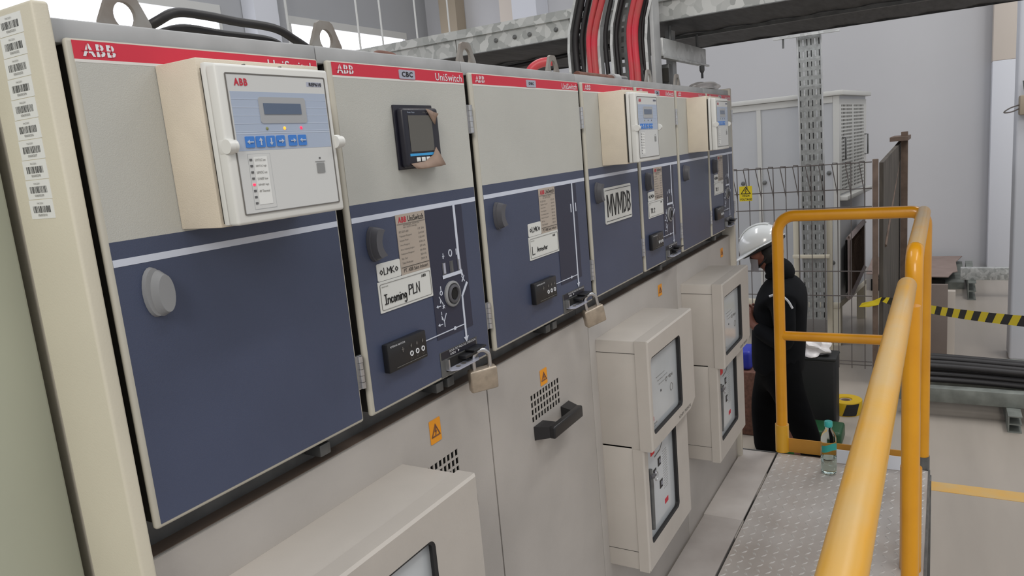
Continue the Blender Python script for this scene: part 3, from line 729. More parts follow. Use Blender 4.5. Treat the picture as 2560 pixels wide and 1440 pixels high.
# MVMDB sign on the fourth door
s = MB(); s.rect(1.353, 1.543, 1.873, 1.968, -.0009, 'label_white', .0022, r=.005)
s.line([(1.357, 1.880), (1.539, 1.880)], .0012, -.0031, 'text_black'); s.line([(1.357, 1.961), (1.539, 1.961)], .0012, -.0031, 'text_black')
BL = {'M': [[(.08, 0), (.08, 1)], [(.14, .97), (.5, .22), (.86, .97)], [(.92, 1), (.92, 0)]], 'V': [[(.04, 1), (.5, .02)], [(.5, .02), (.96, 1)]],
      'D': [[(.12, 0), (.12, 1)], [(.1, .95), (.5, .93), (.85, .72), (.85, .28), (.5, .07), (.1, .05)]], 'B': [[(.12, 0), (.12, 1)], [(.1, .95), (.6, .93), (.82, .75), (.6, .54), (.1, .52)], [(.1, .52), (.62, .5), (.86, .28), (.62, .07), (.1, .05)]]}
lx = 1.3650
for ch, wl in zip('MVMDB', (.0355, .029, .0355, .0255, .0255)):
    for st in BL[ch]: s.line([(lx+a_*wl, 1.893+b_*.055) for a_, b_ in st],   .0060, -.0031, 'text_black')
    lx += wl+.0048
s.build('name_sign', d4, label='white sign with bold black letters MVMDB')
# panel meter on the second door
m = MB(); m.box(.518, .6225, -.005, -.0007, 2.068, 2.1715, 'meter_black', b=.0012)
m.box(.522, .6195, -.019, -.004, 2.071, 2.1655, 'meter_black', b=.005, seg=3); meter = m.build('power_meter', A, label='black square panel meter, protective paper peeling off')
yy = -.0192; o = .0185
m = MB(); m.rect(.375+.1455+o-.005, .375+.2085+o-.004, 2.0955, 2.1535, yy, 'screen', .0005); m.build('meter_screen', meter)
m = MB(); m.rect(.3750+.1405+o-.004, .375+.2095+o-.004, 2.0885, 2.0925, yy, 'cyan_strip', .0005)
m.text('Power Meter', .533, .553, 2.157, 2.1595, yy, 'relay_blue'); m.text('PM 500', .575, .592, 2.157, 2.159, yy, 'text_grey'); m.build('meter_trim', meter, label='bright blue strip under the screen')
for k in range(3):
    m = MB(); m.box(.5455+k*.0135, .5555+k*.0135, yy-.0015, yy, 2.0790, 2.0860, 'paper', b=.0012); m.build('meter_button', meter)
def flap(P, nm):
    m = MB(); m.grid(P, 'brown_paper'); o_ = m.build(nm, meter, label='torn brown protective paper'); sd = o_.modifiers.new('s', 'SOLIDIFY'); sd.thickness = .0004
flap([[(.528, -.0205, 2.0765), (.545, -.021, 2.0775), (.565, -.0215, 2.0785), (.590, -.0215, 2.0885), (.600, -.0215, 2.1010)],
      [(.534, -.0230, 2.0705), (.550, -.0245, 2.0690), (.570, -.0255, 2.0705), (.592, -.0265, 2.0760), (.603, -.0275, 2.0870)],
      [(.541, -.0235, 2.0670), (.555, -.0250, 2.0665), (.573, -.0265, 2.0675), (.594, -.0320, 2.0685), (.606, -.0340, 2.0700)]], 'paper_remnant')
flap([[(.583, -.0205, 2.1640), (.592, -.0212, 2.1625), (.602, -.0222, 2.1590), (.6055, -.0300, 2.1550)],
      [(.589, -.0208, 2.1560), (.595, -.0216, 2.1540), (.603, -.0226, 2.1520), (.6045, -.0260, 2.1500)],
      [(.600, -.0206, 2.1420), (.602, -.0208, 2.1400), (.6038, -.021, 2.1385), (.6045, -.0212, 2.1370)]], 'paper_remnant')
# lower fronts
lower_front(A, 0, .75, (.530, .634, 1.478, 1.545, 8, 4), (.568, 1.600, .0165, .022), handle=(.47, .634, 1.452))
lower_front(B_, .75, 1.25, (.923, 1.068, 1.482, 1.549, 10, 4), (.990, 1.570, .0165, .0185), handle=(.925, 1.108, 1.456))
lower_front(C_, 1.25, 2.0, None, (1.818, 1.603, .0175, .0185)); lower_front(D_, 2.0, 2.75, None, (2.602, 1.6, .018, .0185))
mech_box(A, .058, .470); mech_box(C_, 1.288, 1.668); mech_box(D_, 2.036, 2.416)
for c, a, b in ((A, 0, .375), (A, .375, .75), (B_, .75, 1.25), (C_, 1.25, 1.625), (C_, 1.625, 2.0), (D_, 2.0, 2.375), (D_, 2.375, 2.75)): top_rail(c, a, b)
for c, xs_ in ((A, (.117, .445)), (B_, (.836, 1.217)), (C_, (1.318+.0, 1.902)), (D_, (2.197, ))):
    for x in xs_:
        if x == 1.318: continue
        lug(c, x)
# small bolts / brackets seen in the gap under the doors
for c, xx in ((A, .29), (A, .585), (A, .62), (B_, 1.02), (B_, 1.055), (C_, 1.83), (D_, 2.5)):
    m = MB(); m.box(xx, xx+.022, .022, .055, 1.664, 1.682, 'galv_dark', b=.002); m.build('bracket', c)
# end panel beside first door with barcode stickers
ep = empty('end_panel', (-.005, .05, .55), 'cream corner end panel at the near end of the row, strip of barcode stickers', 'panel')
m = MB(); m.box(-.0145, .003, 0, .10, .55, 2.2665, 'cream_enamel', b=.0035, seg=4); m.build('end_post', ep)
def sidem(x, y0, z0):   # plane facing -x: local x -> -y (so text reads from the camera side), local z -> z
    return Matrix(((0, 1, 0, x), (-1, 0, 0, y0), (0, 0, 1, z0), (0, 0, 0, 1)))
for k in range(10):
    z1 = 2.2590-k*.02045; ysh = .0655+k*.0010; m = MB(); mt = sidem(-.0147, ysh, z1)
    def q(a, b, c, d, mm, dy): m.add([mt @ Vector(p) for p in ((a, dy, c), (b, dy, c), (b, dy, d), (a, dy, d))], [[0, 3, 2, 1]], mm)
    bb = MB(); bb.box(-.01485, -.0144, ysh-.0445, ysh, z1-.0197, z1, 'paper'); m = bb
    def bar(a, b, c, d, mm): m.box(-.01495, -.01484, ysh-b, ysh-a, z1+c, z1+d, mm)
    rnd = random.Random(k); x = .006
    while x < .038:
        wd = rnd.choice((.0004, .0007, .0012)); bar(x, x+wd, -.0135, -.0065, 'text_black'); x += wd+rnd.choice((.0005, .0008, .0011))
    m.text('PAC2201', .016, .027, -.0045, -.0028, -.00033, 'text_grey', mtx=mt); m.text('0060020%d' % (k+1), .014, .031, -.0172, -.0148, -.00033, 'text_grey', mtx=mt)
    m.build('barcode_sticker', ep, label='white barcode sticker')
# neighbouring cabinet at far left
m = MB(); m.box(-.85, -.011, .125, 1.0, .3, 2.262, 'green_grey', b=.003)
o_ = m.build('neighbour_cabinet', label='plain greenish grey cabinet side at the far left edge, beyond the barcode stickers', cat='cabinet')
# end post at the far end of the row
m = MB(); m.box(2.752, 2.775, .004, .95, .55, 2.262, 'beige_enamel', b=.002); ep2 = m.build('end_panel', label='beige end panel closing the far end of the row', cat='panel')

# padlocks
def padlock(x, y, z, ang, label):
    r = empty('padlock', (x, y, z), label, 'padlock', 'padlocks on the door latches')
    Rm = Matrix.Translation((x, y, z)) @ Matrix.Rotation(math.radians(-38), 4, 'Z') @ Matrix.Rotation(ang, 4, 'Y') @ Matrix.Rotation(math.radians(8), 4, 'X')
    m = MB(); m.box(-.0275, .0275, -.0095, .0095, -.0790, -.034, 'brass', b=.004, seg=3, mtx=Rm); m.build('padlock_body', r)
    P = [(-.016, 0, -.034)]+[(.016*math.cos(t), 0, -.014+.016*math.sin(t)) for t in [math.pi-math.pi*i/12 for i in range(13)]]+[(.016, 0, -.034)]
    m = MB(); m.tube([Rm @ Vector(p) for p in P], .0043, 'steel', 12); m.build('shackle', r)
padlock(.6740, -.0210, 1.7220, math.radians(-3), 'brass padlock with steel shackle hanging under the Incoming PLN door')
padlock(1.1760, -.0210, 1.7225, math.radians(-14), 'tilted brass padlock hanging from the DBC door beside the upper mechanism box')

# things on top of the row
def cable(P, r, m, label, group=None, name='cable', n=6): return MB().tube(smooth_path(P, n), r, m, 12).build(name, label=label, cat='cable', group=group)
cable([(.178, .16, 2.262), (.197, .105, 2.283), (.225, .1, 2.2965), (.27, .1, 2.2975), (.32, .1, 2.295), (.39, .1, 2.2925), (.43, .1, 2.279), (.50, .12, 2.262)], .0062, 'cable_black', 'thick black cable arching highest over the top of the first cubicle', 'black cables on the near cubicle top')
cable([(.200, .19, 2.262), (.218, .13, 2.274), (.25, .12, 2.282), (.31, .12, 2.280), (.39, .12, 2.279), (.42, .12, 2.271), (.46, .14, 2.262)], .0060, 'cable_black', 'lower of two black cables on top of the first cubicle', 'black cables on the near cubicle top')
m = MB(); P = [(.032+.03*i/12, .06, 2.2565+.0025*math.sin(i*1.3)) for i in range(13)]
m.tube(P+[(.075, .06, 2.256)], .0008, 'galv_dark', 5); m.tube([(.045+.003*math.cos(t), .06, 2.2605+.003*math.sin(t)) for t in [i*.6 for i in range(11)]], .0007, 'galv_dark', 5)
m.build('wire_scrap', label='thin twisted wire lying on the top rail beside the first lifting lug', cat='wire')
m = MB(); m.tube(smooth_path([(.61, .10, 2.2590), (.62, .1, 2.268), (.64, .1, 2.270), (.665, .1, 2.268), (.675, .1, 2.2590)], 4), .008, 'rusty', 10)
m.build('pipe_stub', label='dark rusty curved stub lying on top of the CBC cubicle rail', cat='pipe')
m = MB(); m.tube(smooth_path([(1.318, .17, 2.262), (1.318, .165, 2.285), (1.330, .145, 2.300), (1.345, .115, 2.303)], 4), .012, 'cable_red', 14)
m.build('cable_end', label='red capped cable end poking up on top of the row beside a lifting lug', cat='cable')
m = MB(); m.tube([(1.415, .08, 2.2660), (1.66, .08, 2.2660)], .011, 'rusty', 12); m.tube([(1.655, .08, 2.2660), (1.70, .08, 2.2660)], .016, 'galv_dull', 12); m.tube([(1.70, .08, 2.266), (1.76, .08, 2.266)], .013, 'zinc', 12)
m.build('steel_pipe', label='rusty pipe with a bright metal fitting lying on top of the MVMDB cubicle', cat='pipe')
# crumpled rag on the far top
def blob(name, c, sx, sy, sz, m, amp, label, cat, seed=1, parent=None, sub=4, floorz=None):
    bm = bmesh.new(); bmesh.ops.create_icosphere(bm, subdivisions=sub, radius=1); rnd = random.Random(seed)
    ph = [(rnd.uniform(0, 6), rnd.uniform(1.5, 5), Vector((rnd.uniform(-1, 1), rnd.uniform(-1, 1), rnd.uniform(-1, 1)))) for _ in range(9)]
    for v in bm.verts:
        n = v.co.copy(); k = 1+amp*sum(math.sin(p[0]+p[1]*2*n.dot(p[2])) for p in ph)/3
        v.co = Vector((c[0]+n.x*sx*k, c[1]+n.y*sy*k, c[2]+n.z*sz*k))
        if floorz is not None and v.co.z < floorz: v.co.z = floorz
    mb = MB(); mb.bm(bm, m, True); return mb.build(name, parent, label=label, cat=cat)
blob('crumpled_rag', (2.86-.12, .11, 2.268), .135, .05, .026, 'plastic_bag', .34, 'crumpled whitish rag lying on top of the farthest cubicle', 'cloth', 4, floorz=2.255)

# ================================================================== overhead trays
TX0, TX1, TZ = 2.35, 3.38, 2.507
tr = empty('cable_tray', (TX0, 0, TZ), 'wide galvanised overhead cable tray crossing above the switchgear row', 'cable tray')
m = MB(); m.box(TX0, TX0+.003, -2.2, 3.2, TZ, TZ+.070, 'galv_big'); m.box(TX0-.012, TX0, -2.2, 3.2, TZ+.070, TZ+.073, 'galv_big'); m.box(TX0-.010, TX0-.007, .30, 3.2, TZ+.073, TZ+.105, 'galv_big')
m.box(TX0-.003, TX0, -2.2, .28, TZ+.073, TZ+.115, 'galv_big'); m.box(TX0-.004, TX0, -2.2, 3.2, TZ-.002, TZ+.001, 'galv_dark')
for yy in (1.06, .52, -.6): m.box(TX0-.0015, TX0+.004, yy, yy+.002, TZ, TZ+.07, 'gap_dark')
m.build('side_rail', tr)
m = MB(); m.box(TX1-.003, TX1, -2.2, 3.2, TZ, TZ+.10, 'tray_shade'); m.build('side_rail', tr)
m = MB()
n = 90; W_ = []
for i in range(n+1):
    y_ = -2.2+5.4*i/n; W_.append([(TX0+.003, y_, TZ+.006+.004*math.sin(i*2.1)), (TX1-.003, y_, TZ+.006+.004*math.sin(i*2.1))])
m.grid(W_, 'tray_shade', True); m.box(TX0+.003, TX1-.003, -2.2, 3.2, TZ+.013, TZ+.016, 'tray_shade')
m.box(TX0+.48, TX0+.50, -2.2, 3.2, TZ-.010, TZ+.003, 'galv_dark')
m.build('tray_bottom', tr, label='corrugated underside, coloured dark for shade')
for yy in (.86, .77, .70, .58):
    m = MB(); m.lathe([(.009, 0), (.009, .006), (.005, .010), (0, .010)], 'galv_dark', (TX0-.001, yy, TZ+.038), 12, 'x'); o_ = m.build('bolt', tr)
    for v in o_.data.vertices: v.co.x = 2*(TX0-.0)-v.co.x if v.co.x > TX0 else v.co.x
# cable lying below the tray
cable([(2.7, 1.9, 2.482), (2.6, 1.2, 2.455), (2.55, .8, 2.46), (2.6, .45, 2.484)], .009, 'cable_black', 'slack black cable sagging under the overhead tray', name='cable')
# support channel and hanger under the tray
sp = empty('tray_support', (2.5, .15, 2.3), 'galvanised support channel with hanging bolts carrying the overhead tray', 'bracket')
m = MB(); m.box(2.30, 2.88, .13, .17, 2.379, 2.445, 'galv', b=.003)
for xx in (2.45, 2.82): m.tube([(xx, .15, 2.44), (xx, .15, 2.503)], .006, 'galv_dark', 8)
m.box(2.30, 2.90, .122, .130, 2.372, 2.379, 'galv'); m.build('channel', sp)
m = MB(); m.tube([(2.79, .125, 2.37), (2.79, .125, 2.35), (2.79, .125, 2.34)], [.011, .011, .006], 'galv_dark', 8); m.tube([(2.79, .125, 2.345), (2.79, .125, 2.318)], .005, 'black_plastic', 8); m.build('hanging_bolt', sp)
m = MB(); m.box(2.545, 2.59, .172, .20, 2.2505, 2.50, 'galv_dull', b=.002); m.build('post', sp)
m = MB(); m.box(2.36, 2.40, .13, .17, 2.27, 2.355, 'galv_dark', b=.002); m.box(2.345, 2.36, .132, .165, 2.29, 2.34, 'gap_dark'); m.build('clamp', sp)
# two ladder-like riser trays carrying the cables down to the row
def riser(y0, y1, label):
    r = empty('cable_riser', (2.2, (y0+y1)/2, 2.26), label, 'cable tray', 'vertical cable risers above the row')
    # profile of the riser, leaning back to the tray above
    prof = [(2.20, 2.2505), (2.20, 2.43), (2.195, 2.50), (2.185, 2.613), (2.165, 2.80)]; off = [0, .003, -.006, -.045, -.115]
    for side, yy in ((0, y0), (1, y1)):
        m = MB()
        for i in range(len(prof)-1):
            (xa, za), (xb, zb_) = prof[i], prof[i+1]; ya, yb_ = yy+off[i], yy+off[i+1]
            m.prism([(xa-.028, ya, za), (xa+.012, ya, za), (xb+.012, yb_, zb_), (xb-.028, yb_, zb_)], (0, .003, 0), 'galv_dull')
            m.prism([(xa-.030, ya-.004, za), (xb-.030, yb_-.004, zb_), (xb-.030, yb_+.006, zb_), (xa-.030, ya+.006, za)], (.002, 0, 0), 'galv')
        m.build('side_rail', r)
    m = MB()
    for i in range(len(prof)-1):
        (xa, za), (xb, zb_) = prof[i], prof[i+1]; L_ = math.hypot(xb-xa, zb_-za); nsl = max(1, round(L_/.035)); vs = [0]
        for k in range(nsl): vs += [(k+.2)/nsl, (k+.8)/nsl]
        vs.append(1); wy = y1-y0; us = [0, .16, .24, .46, .54, .76, .84, 1]
        m.perf(us, vs, lambda a, b: a % 2 == 1 and b % 2 == 1, (xa+.010, y1+off[i], za), (0, -wy, 0), (xb-xa, off[i+1]-off[i], zb_-za), .0015, 'galv_dark')
    m.build('slotted_back', r)
    return r
riser(.325, .445, 'left slotted cable riser above the row, holding grey and red cables'); riser(.085+.06, .275, 'right slotted cable riser above the row with two red cables')
def drop(y, r, m, label, lean=0, x=2.188, bow=0, z0=2.2508):
    P = [(x-.0, y, z0), (x, y+lean*.3+bow, 2.33), (x-.001, y+lean*.1+.003, 2.43), (x-.006, y-.006-lean*.4, 2.50), (x-.016, y-.045-lean, 2.613), (x-.036, y-.115-lean*1.4, 2.80)]
    return cable(P, r, m, label, 'cables on the vertical risers', 'power_cable', 5)
drop(.424, .0125, 'cable_black', 'leftmost thick black cable on the left cable riser'); drop(.398, .0085, 'cable_black', 'thinner black cable beside the leftmost thick one on the left riser')
drop(.374, .007, 'cable_grey', 'pale grey cable on the left riser, left of the red pair', bow=.012)
drop(.362, .0115, 'cable_red', 'left red cable of the pair on the left riser', x=2.172, lean=.004); drop(.340, .0115, 'cable_red', 'right red cable of the pair on the left riser', x=2.168, lean=.010)
drop(.303, .008, 'cable_black', 'black cable running between the two cable risers', x=2.185); drop(.262, .0075, 'cable_black', 'black cable at the left side of the right riser', x=2.188)
drop(.205, .012, 'cable_red', 'left red cable of the pair on the right riser', x=2.172); drop(.184, .012, 'cable_red', 'right red cable of the pair on the right riser', x=2.168, lean=.002)
drop(.162, .007, 'cable_black', 'black cable at the right side of the right riser')
m = MB(); m.box(2.17, 2.24, .118, .132, 2.2505, 2.75, 'galv_dull', b=.002); m.build('strut', label='grey upright strut at the right side of the right cable riser', cat='strut')

# ================================================================== platform
pf = empty('walkway_platform', (1.3, -.45, 0), 'raised steel walkway with tread plate deck in front of the switchgear', 'platform')
m = MB(); m.box(-.9, 2.84, -.73, -.137, .636, .646, 'plate_tread')
for i in range(113):
    for j in range(18):
        x = -.88+i*.0330; y = -.712+j*.0330
        if x > 2.83: continue
        a = math.radians(38 if (i+j) % 2 else -38); ca, sa = math.cos(a), math.sin(a); L_, W2 = .0142, .0044
        pts = [(x+L_*ca, y+L_*sa, .6461), (x-W2*sa, y+W2*ca, .6461), (x-L_*ca, y-L_*sa, .6461), (x+W2*sa, y-W2*ca, .6461)]
        top = [(x+.5*L_*ca, y+.5*L_*sa, .6482), (x-.5*L_*ca, y-.5*L_*sa, .6482)]
        m.add(pts+top, [[0, 1, 5, 4], [1, 2, 5], [2, 3, 4, 5], [3, 0, 4]], 'tread_bump')
m.build('tread_plate', pf, label='grey tread plate with raised lozenges')
m = MB(); m.box(-.9, 2.17, -.128, .015, .640, .648, 'sheet_grey', b=.001); m.build('infill_sheet', pf, label='smooth grey infill sheet along the row'); m = MB(); m.box(2.172, 2.825, -.128, .018, .6395, .6475, 'sheet_grey', b=.001); m.build('infill_sheet', pf)
m = MB(); m.box(-.9, 2.84, -.137, -.128, .60, .63, 'gap_dark'); m.box(-.9, 2.84, -.735, -.728, .54, .648, 'galv_dark'); m.box(2.835, 2.842, -.73, .02, .54, .646, 'galv_dark')
m.build('edge_beam', pf)
for x, y in ((2.79, -.72), (2.79, -.02), (1.0, -.70), (-.8, -.70)):
    m = MB(); m.box(x-.03, x+.03, y-.02, y+.03, 0, .638, 'galv_dark', b=.003); m.build('leg', pf)
# cabinet base frame under the row
m = MB(); m.box(.0, 2.75, .05, .92, 0, .549, 'galv_dark'); m.build('base_frame', label='dark steel base frame under the switchgear row', cat='frame')

RR = .0242
gr = empty('guardrail', (2.86, -.43, .646), 'yellow tubular guardrail hoop across the far end of the walkway', 'railing')
ya, yb_ = -.151, -.706; ztop = 1.738; X = 2.862
def arc(c, r, a0, a1, n=8): return [(X, c[0]+r*math.cos(a0+(a1-a0)*i/n), c[1]+r*math.sin(a0+(a1-a0)*i/n)) for i in range(n+1)]
rc = .07
P = [(X, ya, .66)]+arc((ya-rc, ztop-RR-rc), rc, 0, math.pi/2)+arc((yb_+.05, ztop-RR-.05), .05, math.pi/2, math.pi)+[(X, yb_, .50)]
m = MB(); m.tube(P, RR, 'yellow_paint', 20); m.build('hoop_tube', gr)
m = MB(); m.tube([(X, ya, 1.187), (X, yb_, 1.187)], RR*.86, 'yellow_paint', 16); m.build('mid_rail', gr)
m = MB(); m.tube([(X, ya, .648), (X, ya, .775)], RR*1.22, 'worn_yellow', 20); m.build('post_sleeve', gr)
m = MB(); m.tube([(X, yb_, .30), (X, yb_, .70)], RR*1.1, 'galv_dark', 16); m.build('post_sleeve', gr, label='bare grey steel sleeve')
m = MB(); m.box(X-.006, X+.0, yb_+.02, ya-.02, .648, .712, 'toe_ochre'); m.build('toe_board', gr)
# rail running along the open side, in two lengths
def railsec(name, xa, xb, y_a, y_b, z_a, z_b, label, post_x, r, mm, sleeve):
    g = empty(name, (post_x, y_a, .646), label, 'railing', 'yellow rails along the open side')
    m = MB(); m.tube(smooth_path([(xa, y_a, z_a), ((xa+xb)/2, (y_a+y_b)/2, (z_a+z_b)/2), (xb, y_b, z_b)], 6), r, mm, 24); m.build('top_rail', g); return g
g1 = empty('guardrail', (2.0, -.700, .646), 'farther yellow side rail, its worn top tube bending down into an upright', 'railing', 'yellow rails along the open side')
xe = 2.04
P = [(2.855, -.700, 1.712), (2.5, -.698, 1.700), (xe+.07, -.694, 1.680), (xe+.025, -.6935, 1.668), (xe+.004, -.693, 1.64), (xe, -.693, 1.60), (xe, -.690, 1.2), (xe, -.690, .66)]
m = MB(); m.tube(smooth_path(P[:3], 5), RR*1.02, 'worn_yellow', 20); m.build('top_rail', g1)
m = MB(); m.tube(P[2:], RR*1.02, 'yellow_paint', 20); m.build('post', g1)
m = MB(); m.tube([(xe, -.690, .648), (xe, -.690, 1.0)], RR*1.28, 'yellow_paint', 20); m.build('post_sleeve', g1)
g2 = empty('guardrail', (1.6, -.684, .646), 'nearest thick yellow rail with worn top, running up from the bottom of the picture', 'railing', 'yellow rails along the open side')
m = MB(); m.tube([(1.806, -.6835, 1.626), (1.80, -.6835, 1.630), (1.79, -.6835, 1.632), (1.2, -.683, 1.632), (.2, -.682, 1.632), (-.8, -.682, 1.632)], [RR*.6, RR*.9, RR*1.0, RR, RR, RR], 'worn_yellow', 32)
m.build('top_rail', g2)
m = MB(); m.tube([(1.62, -.700, 1.615), (1.62, -.702, .66)], RR*.9, 'yellow_paint', 20); m.build('post', g2)
m = MB(); m.tube([(-.6, -.684, 1.61), (-.6, -.684, .66)], RR, 'yellow_paint', 20); m.build('post', g2)

# bottle on the deck
bt = empty('water_bottle', (2.66, -.377, .648), 'half empty clear plastic water bottle with turquoise cap on the tread plate', 'bottle')
bx, by, bz = 2.69, -.367, .6482
bt.location = (bx, by, bz)
m = MB(); m.lathe([(.024, 0), (.029, .004), (.0315, .012), (.030, .022), (.0315, .030), (.0305, .045), (.0315, .060), (.0312, .08), (.0300, .10), (.0305, .125), (.031, .145), (.030, .160), (.024, .178), (.016, .190), (.0135, .196), (.0135, .205)], 'sheer_glass', (bx, by, bz), 32); m.build('bottle_body', bt)
m = MB(); m.lathe([(.023, .002), (.028, .006), (.0302, .013), (.0288, .022), (.0302, .030), (.0292, .045), (.0302, .060), (.0302, .070)], 'water', (bx, by, bz), 32); m.build('water', bt)
m = MB(); m.lathe([(.0155, .205), (.0165, .207), (.0165, .224), (.015, .228), (0, .228)], 'bottle_cap', (bx, by, bz), 28); m.build('cap', bt)
m = MB(); n = 24; P = []
for h in (.104, .114, .124, .134):
    P.append([(bx+.0314*math.cos(t), by+.0314*math.sin(t), bz+h+.007*math.sin(2*t)) for t in [math.radians(130+i*6) for i in range(n)]])
m.grid(P, 'bottle_label'); m.build('bottle_label', bt, label='turquoise label')
# white card behind the bottle
m = MB(); m.box(2.80, 2.804, -.690, -.385, .648, .708, 'white_card'); m.build('white_card', label='white card strip leaning against the toe board beside the bottle', cat='card')

# ================================================================== behind the row
# transformer cabinet
TXc = 7.0
tc_ = empty('transformer_cabinet', (TXc, .067, 0), 'tall white equipment cabinet with louvred side behind the wire fence', 'cabinet')
m = MB(); m.box(TXc, TXc+1.2, .067, 1.75, .42, 2.33, 'cab_white')
for yy in (.78, 1.5): m.box(TXc-.012, TXc-.0002, yy-.02, yy+.02, .42, 2.269, 'cab_trim')
m.box(TXc-.01, TXc+.02, .058, .11, .42, 2.329, 'cab_trim'); m.box(TXc-.01, TXc-.0005, .112, 1.75, 2.27, 2.329, 'cab_trim'); m.build('cabinet_body', tc_)
m = MB(); m.box(TXc-.035, TXc+1.25, .02, 1.78, 2.33, 2.372, 'cab_trim', b=.004); m.build('roof', tc_)
m = MB(); us = [0, .05]; 
for k in range(8): us += [.10+k*.058, .10+k*.058+.042]
for k in range(8): us += [.62+k*.058, .62+k*.058+.042]
us += [1.2]; us = sorted(set(round(u, 4) for u in us)); vs = [0]
for k in range(24): vs += [.03+k*.033, .03+k*.033+.018]
vs.append(.86)
m.perf(us, vs, lambda i, j: j % 2 == 1 and (us[i+1]-us[i]) > .041 and (us[i+1]-us[i]) < .043, (TXc, .064, 1.44), (1, 0, 0), (0, 0, 1), .004, 'cab_trim'); m.box(TXc+.03, TXc+1.15, .0655, .067, 1.45, 2.30, 'recess_dark')
m.build('louvre_panel', tc_, label='perforated ventilation panel')
for xx in (.12, 1.12):
    m = MB(); m.tube([(TXc+xx, .062, 1.95), (TXc+xx, .03, 1.95), (TXc+xx, .03, 1.75), (TXc+xx, .062, 1.75)], .008, 'galv_dark', 8); m.build('handle', tc_)
m = MB(); m.box(TXc, TXc+1.2, -.01, .067, 1.38, 1.42, 'cab_trim', b=.004); m.build('drip_ledge', tc_)
for yy, zz in ((.33, 1.62), (.15, 1.64), (.95, 1.58), (.65, .9), (.12, .8), (.74, 1.58)):
    m = MB(); m.lathe([(.02, 0), (.02, .01), (.012, .014), (0, .014)], 'galv_dark', (TXc-.001, yy, zz), 12, 'x'); o_ = m.build('cover_screw', tc_)
    for v in o_.data.vertices: v.co.x = 2*(TXc-.001)-v.co.x
for xx, yy in ((TXc+.03, .10), (TXc+.03, 1.6), (TXc+1.15, .10)):
    m = MB(); m.box(xx-.04, xx+.04, yy-.04, yy+.04, 0, .42, 'bracket_cream'); m.build('leg', tc_)
m = MB(); m.box(TXc-.02, TXc+1.2, .06, 1.7, .36, .42, 'bracket_cream', b=.01); m.build('plinth_beam', tc_)
tc_.rotation_euler.z = math.radians(-6)
# expanded metal guard panels leaning by the cabinet
m = MB(); y = -.03
def bar3(mb, a, b, t, m_): mb.tube([a, b], t, m_, 6)
gp = empty('mesh_guard', (7.4, .02, .46), 'rusty framed expanded metal guard hanging on the side of the white cabinet', 'guard')
F4 = [(7.05, -.01, 1.02), (7.8, -.07, 1.08), (7.8, -.07, .62), (7.05, -.01, .46)]
m = MB()
for i in range(4): m.tube([F4[i], F4[(i+1) % 4]], .030 if i % 2 == 0 else .012, 'rust_frame', 4)
m.prism([(7.05, .012, .5), (7.8, -.048, .64), (7.8, -.048, 1.06), (7.05, .012, 1.0)], (0, .01, 0), 'recess_dark'); m.build('frame', gp)
m = MB()
for i in range(26):
    t = i/25; x = 7.05+.75*t
    for q_ in (1, -1):
        z0_, z1_ = (.46+.16*t, 1.02+.06*t); xe_ = min(7.8, max(7.05, x+.3*q_)); m.tube([(x, -.01-.08*(x-7.05), z0_), (xe_, -.01-.08*(xe_-7.05), z1_)], .007, 'rust_post', 4)
m.build('mesh_infill', gp)

# perforated riser tray in front of it
rt_ = empty('cable_riser', (6.3, .21, .40), 'long perforated galvanised cable tray dropping in front of the white cabinet', 'cable tray')
m = MB(); prof = [(6.42, .315, 2.815), (6.34, .300, 2.62), (6.30, .292, 2.40), (6.30, .285, 1.60), (6.30, .282, .86), (6.30, .282, .42)]
for i in range(len(prof)-1):
    a = Vector(prof[i+1]); b = Vector(prof[i]); L_ = (b-a).length; ns = max(1, round(L_/.085)); vs = [0]
    for k in range(ns): vs += [(k+.2)/ns, (k+.75)/ns]
    vs.append(1); us = [0]
    for k in range(6): us += [(k+.38)/6, (k+.62)/6]
    us.append(1)
    m.perf(us, vs, lambda p_, q_: p_ % 2 == 1 and q_ % 2 == 1, a, (0, -.185, 0), b-a, .003, 'galv_slot')
m.build('perforated_plate', rt_)
for q_, cy in enumerate((.268, .207, .176, .115)):
    cable([(p[0]+.022, p[1]-.282+cy, p[2]) for p in prof], .0125, 'cable_black', 'black cable clipped behind the long perforated tray before the white cabinet', 'cables behind the perforated tray', 'power_cable', 3)
for dy, r_ in ((0, 0), (-.185, 1)):
    m = MB(); m.tube([(p[0]-.004, p[1]+dy, p[2]) for p in prof], .007, 'galv_dull', 6); m.build('side_flange', rt_)
m = MB(); m.box(6.36, 6.40, -.02, .50, 2.815, 2.835, 'galv'); m.build('hanger_bar', rt_)
m = MB(); m.tube([(6.38, .42, 2.83), (6.38, .42, 2.74)], .008, 'galv_dark', 8); m.build('hanger_bolt', rt_)
sf = empty('tray_stand', (6.38, .2, 0), 'cream steel frame standing around the lower end of the perforated tray', 'frame')
for yy in (.345, .075):
    m = MB(); m.box(6.36, 6.42, yy-.022, yy+.022, 0, 1.38, 'bracket_cream', b=.004); m.build('upright', sf)
for zz in (1.36, .98): m = MB(); m.box(6.266, 6.284, .06, .36, zz-.016, zz+.016, 'bracket_cream', b=.004); m.build('crossbar', sf)
m = MB(); m.box(6.40, 6.44, -.35, .05, .22, .45, 'bracket_cream', b=.004); 
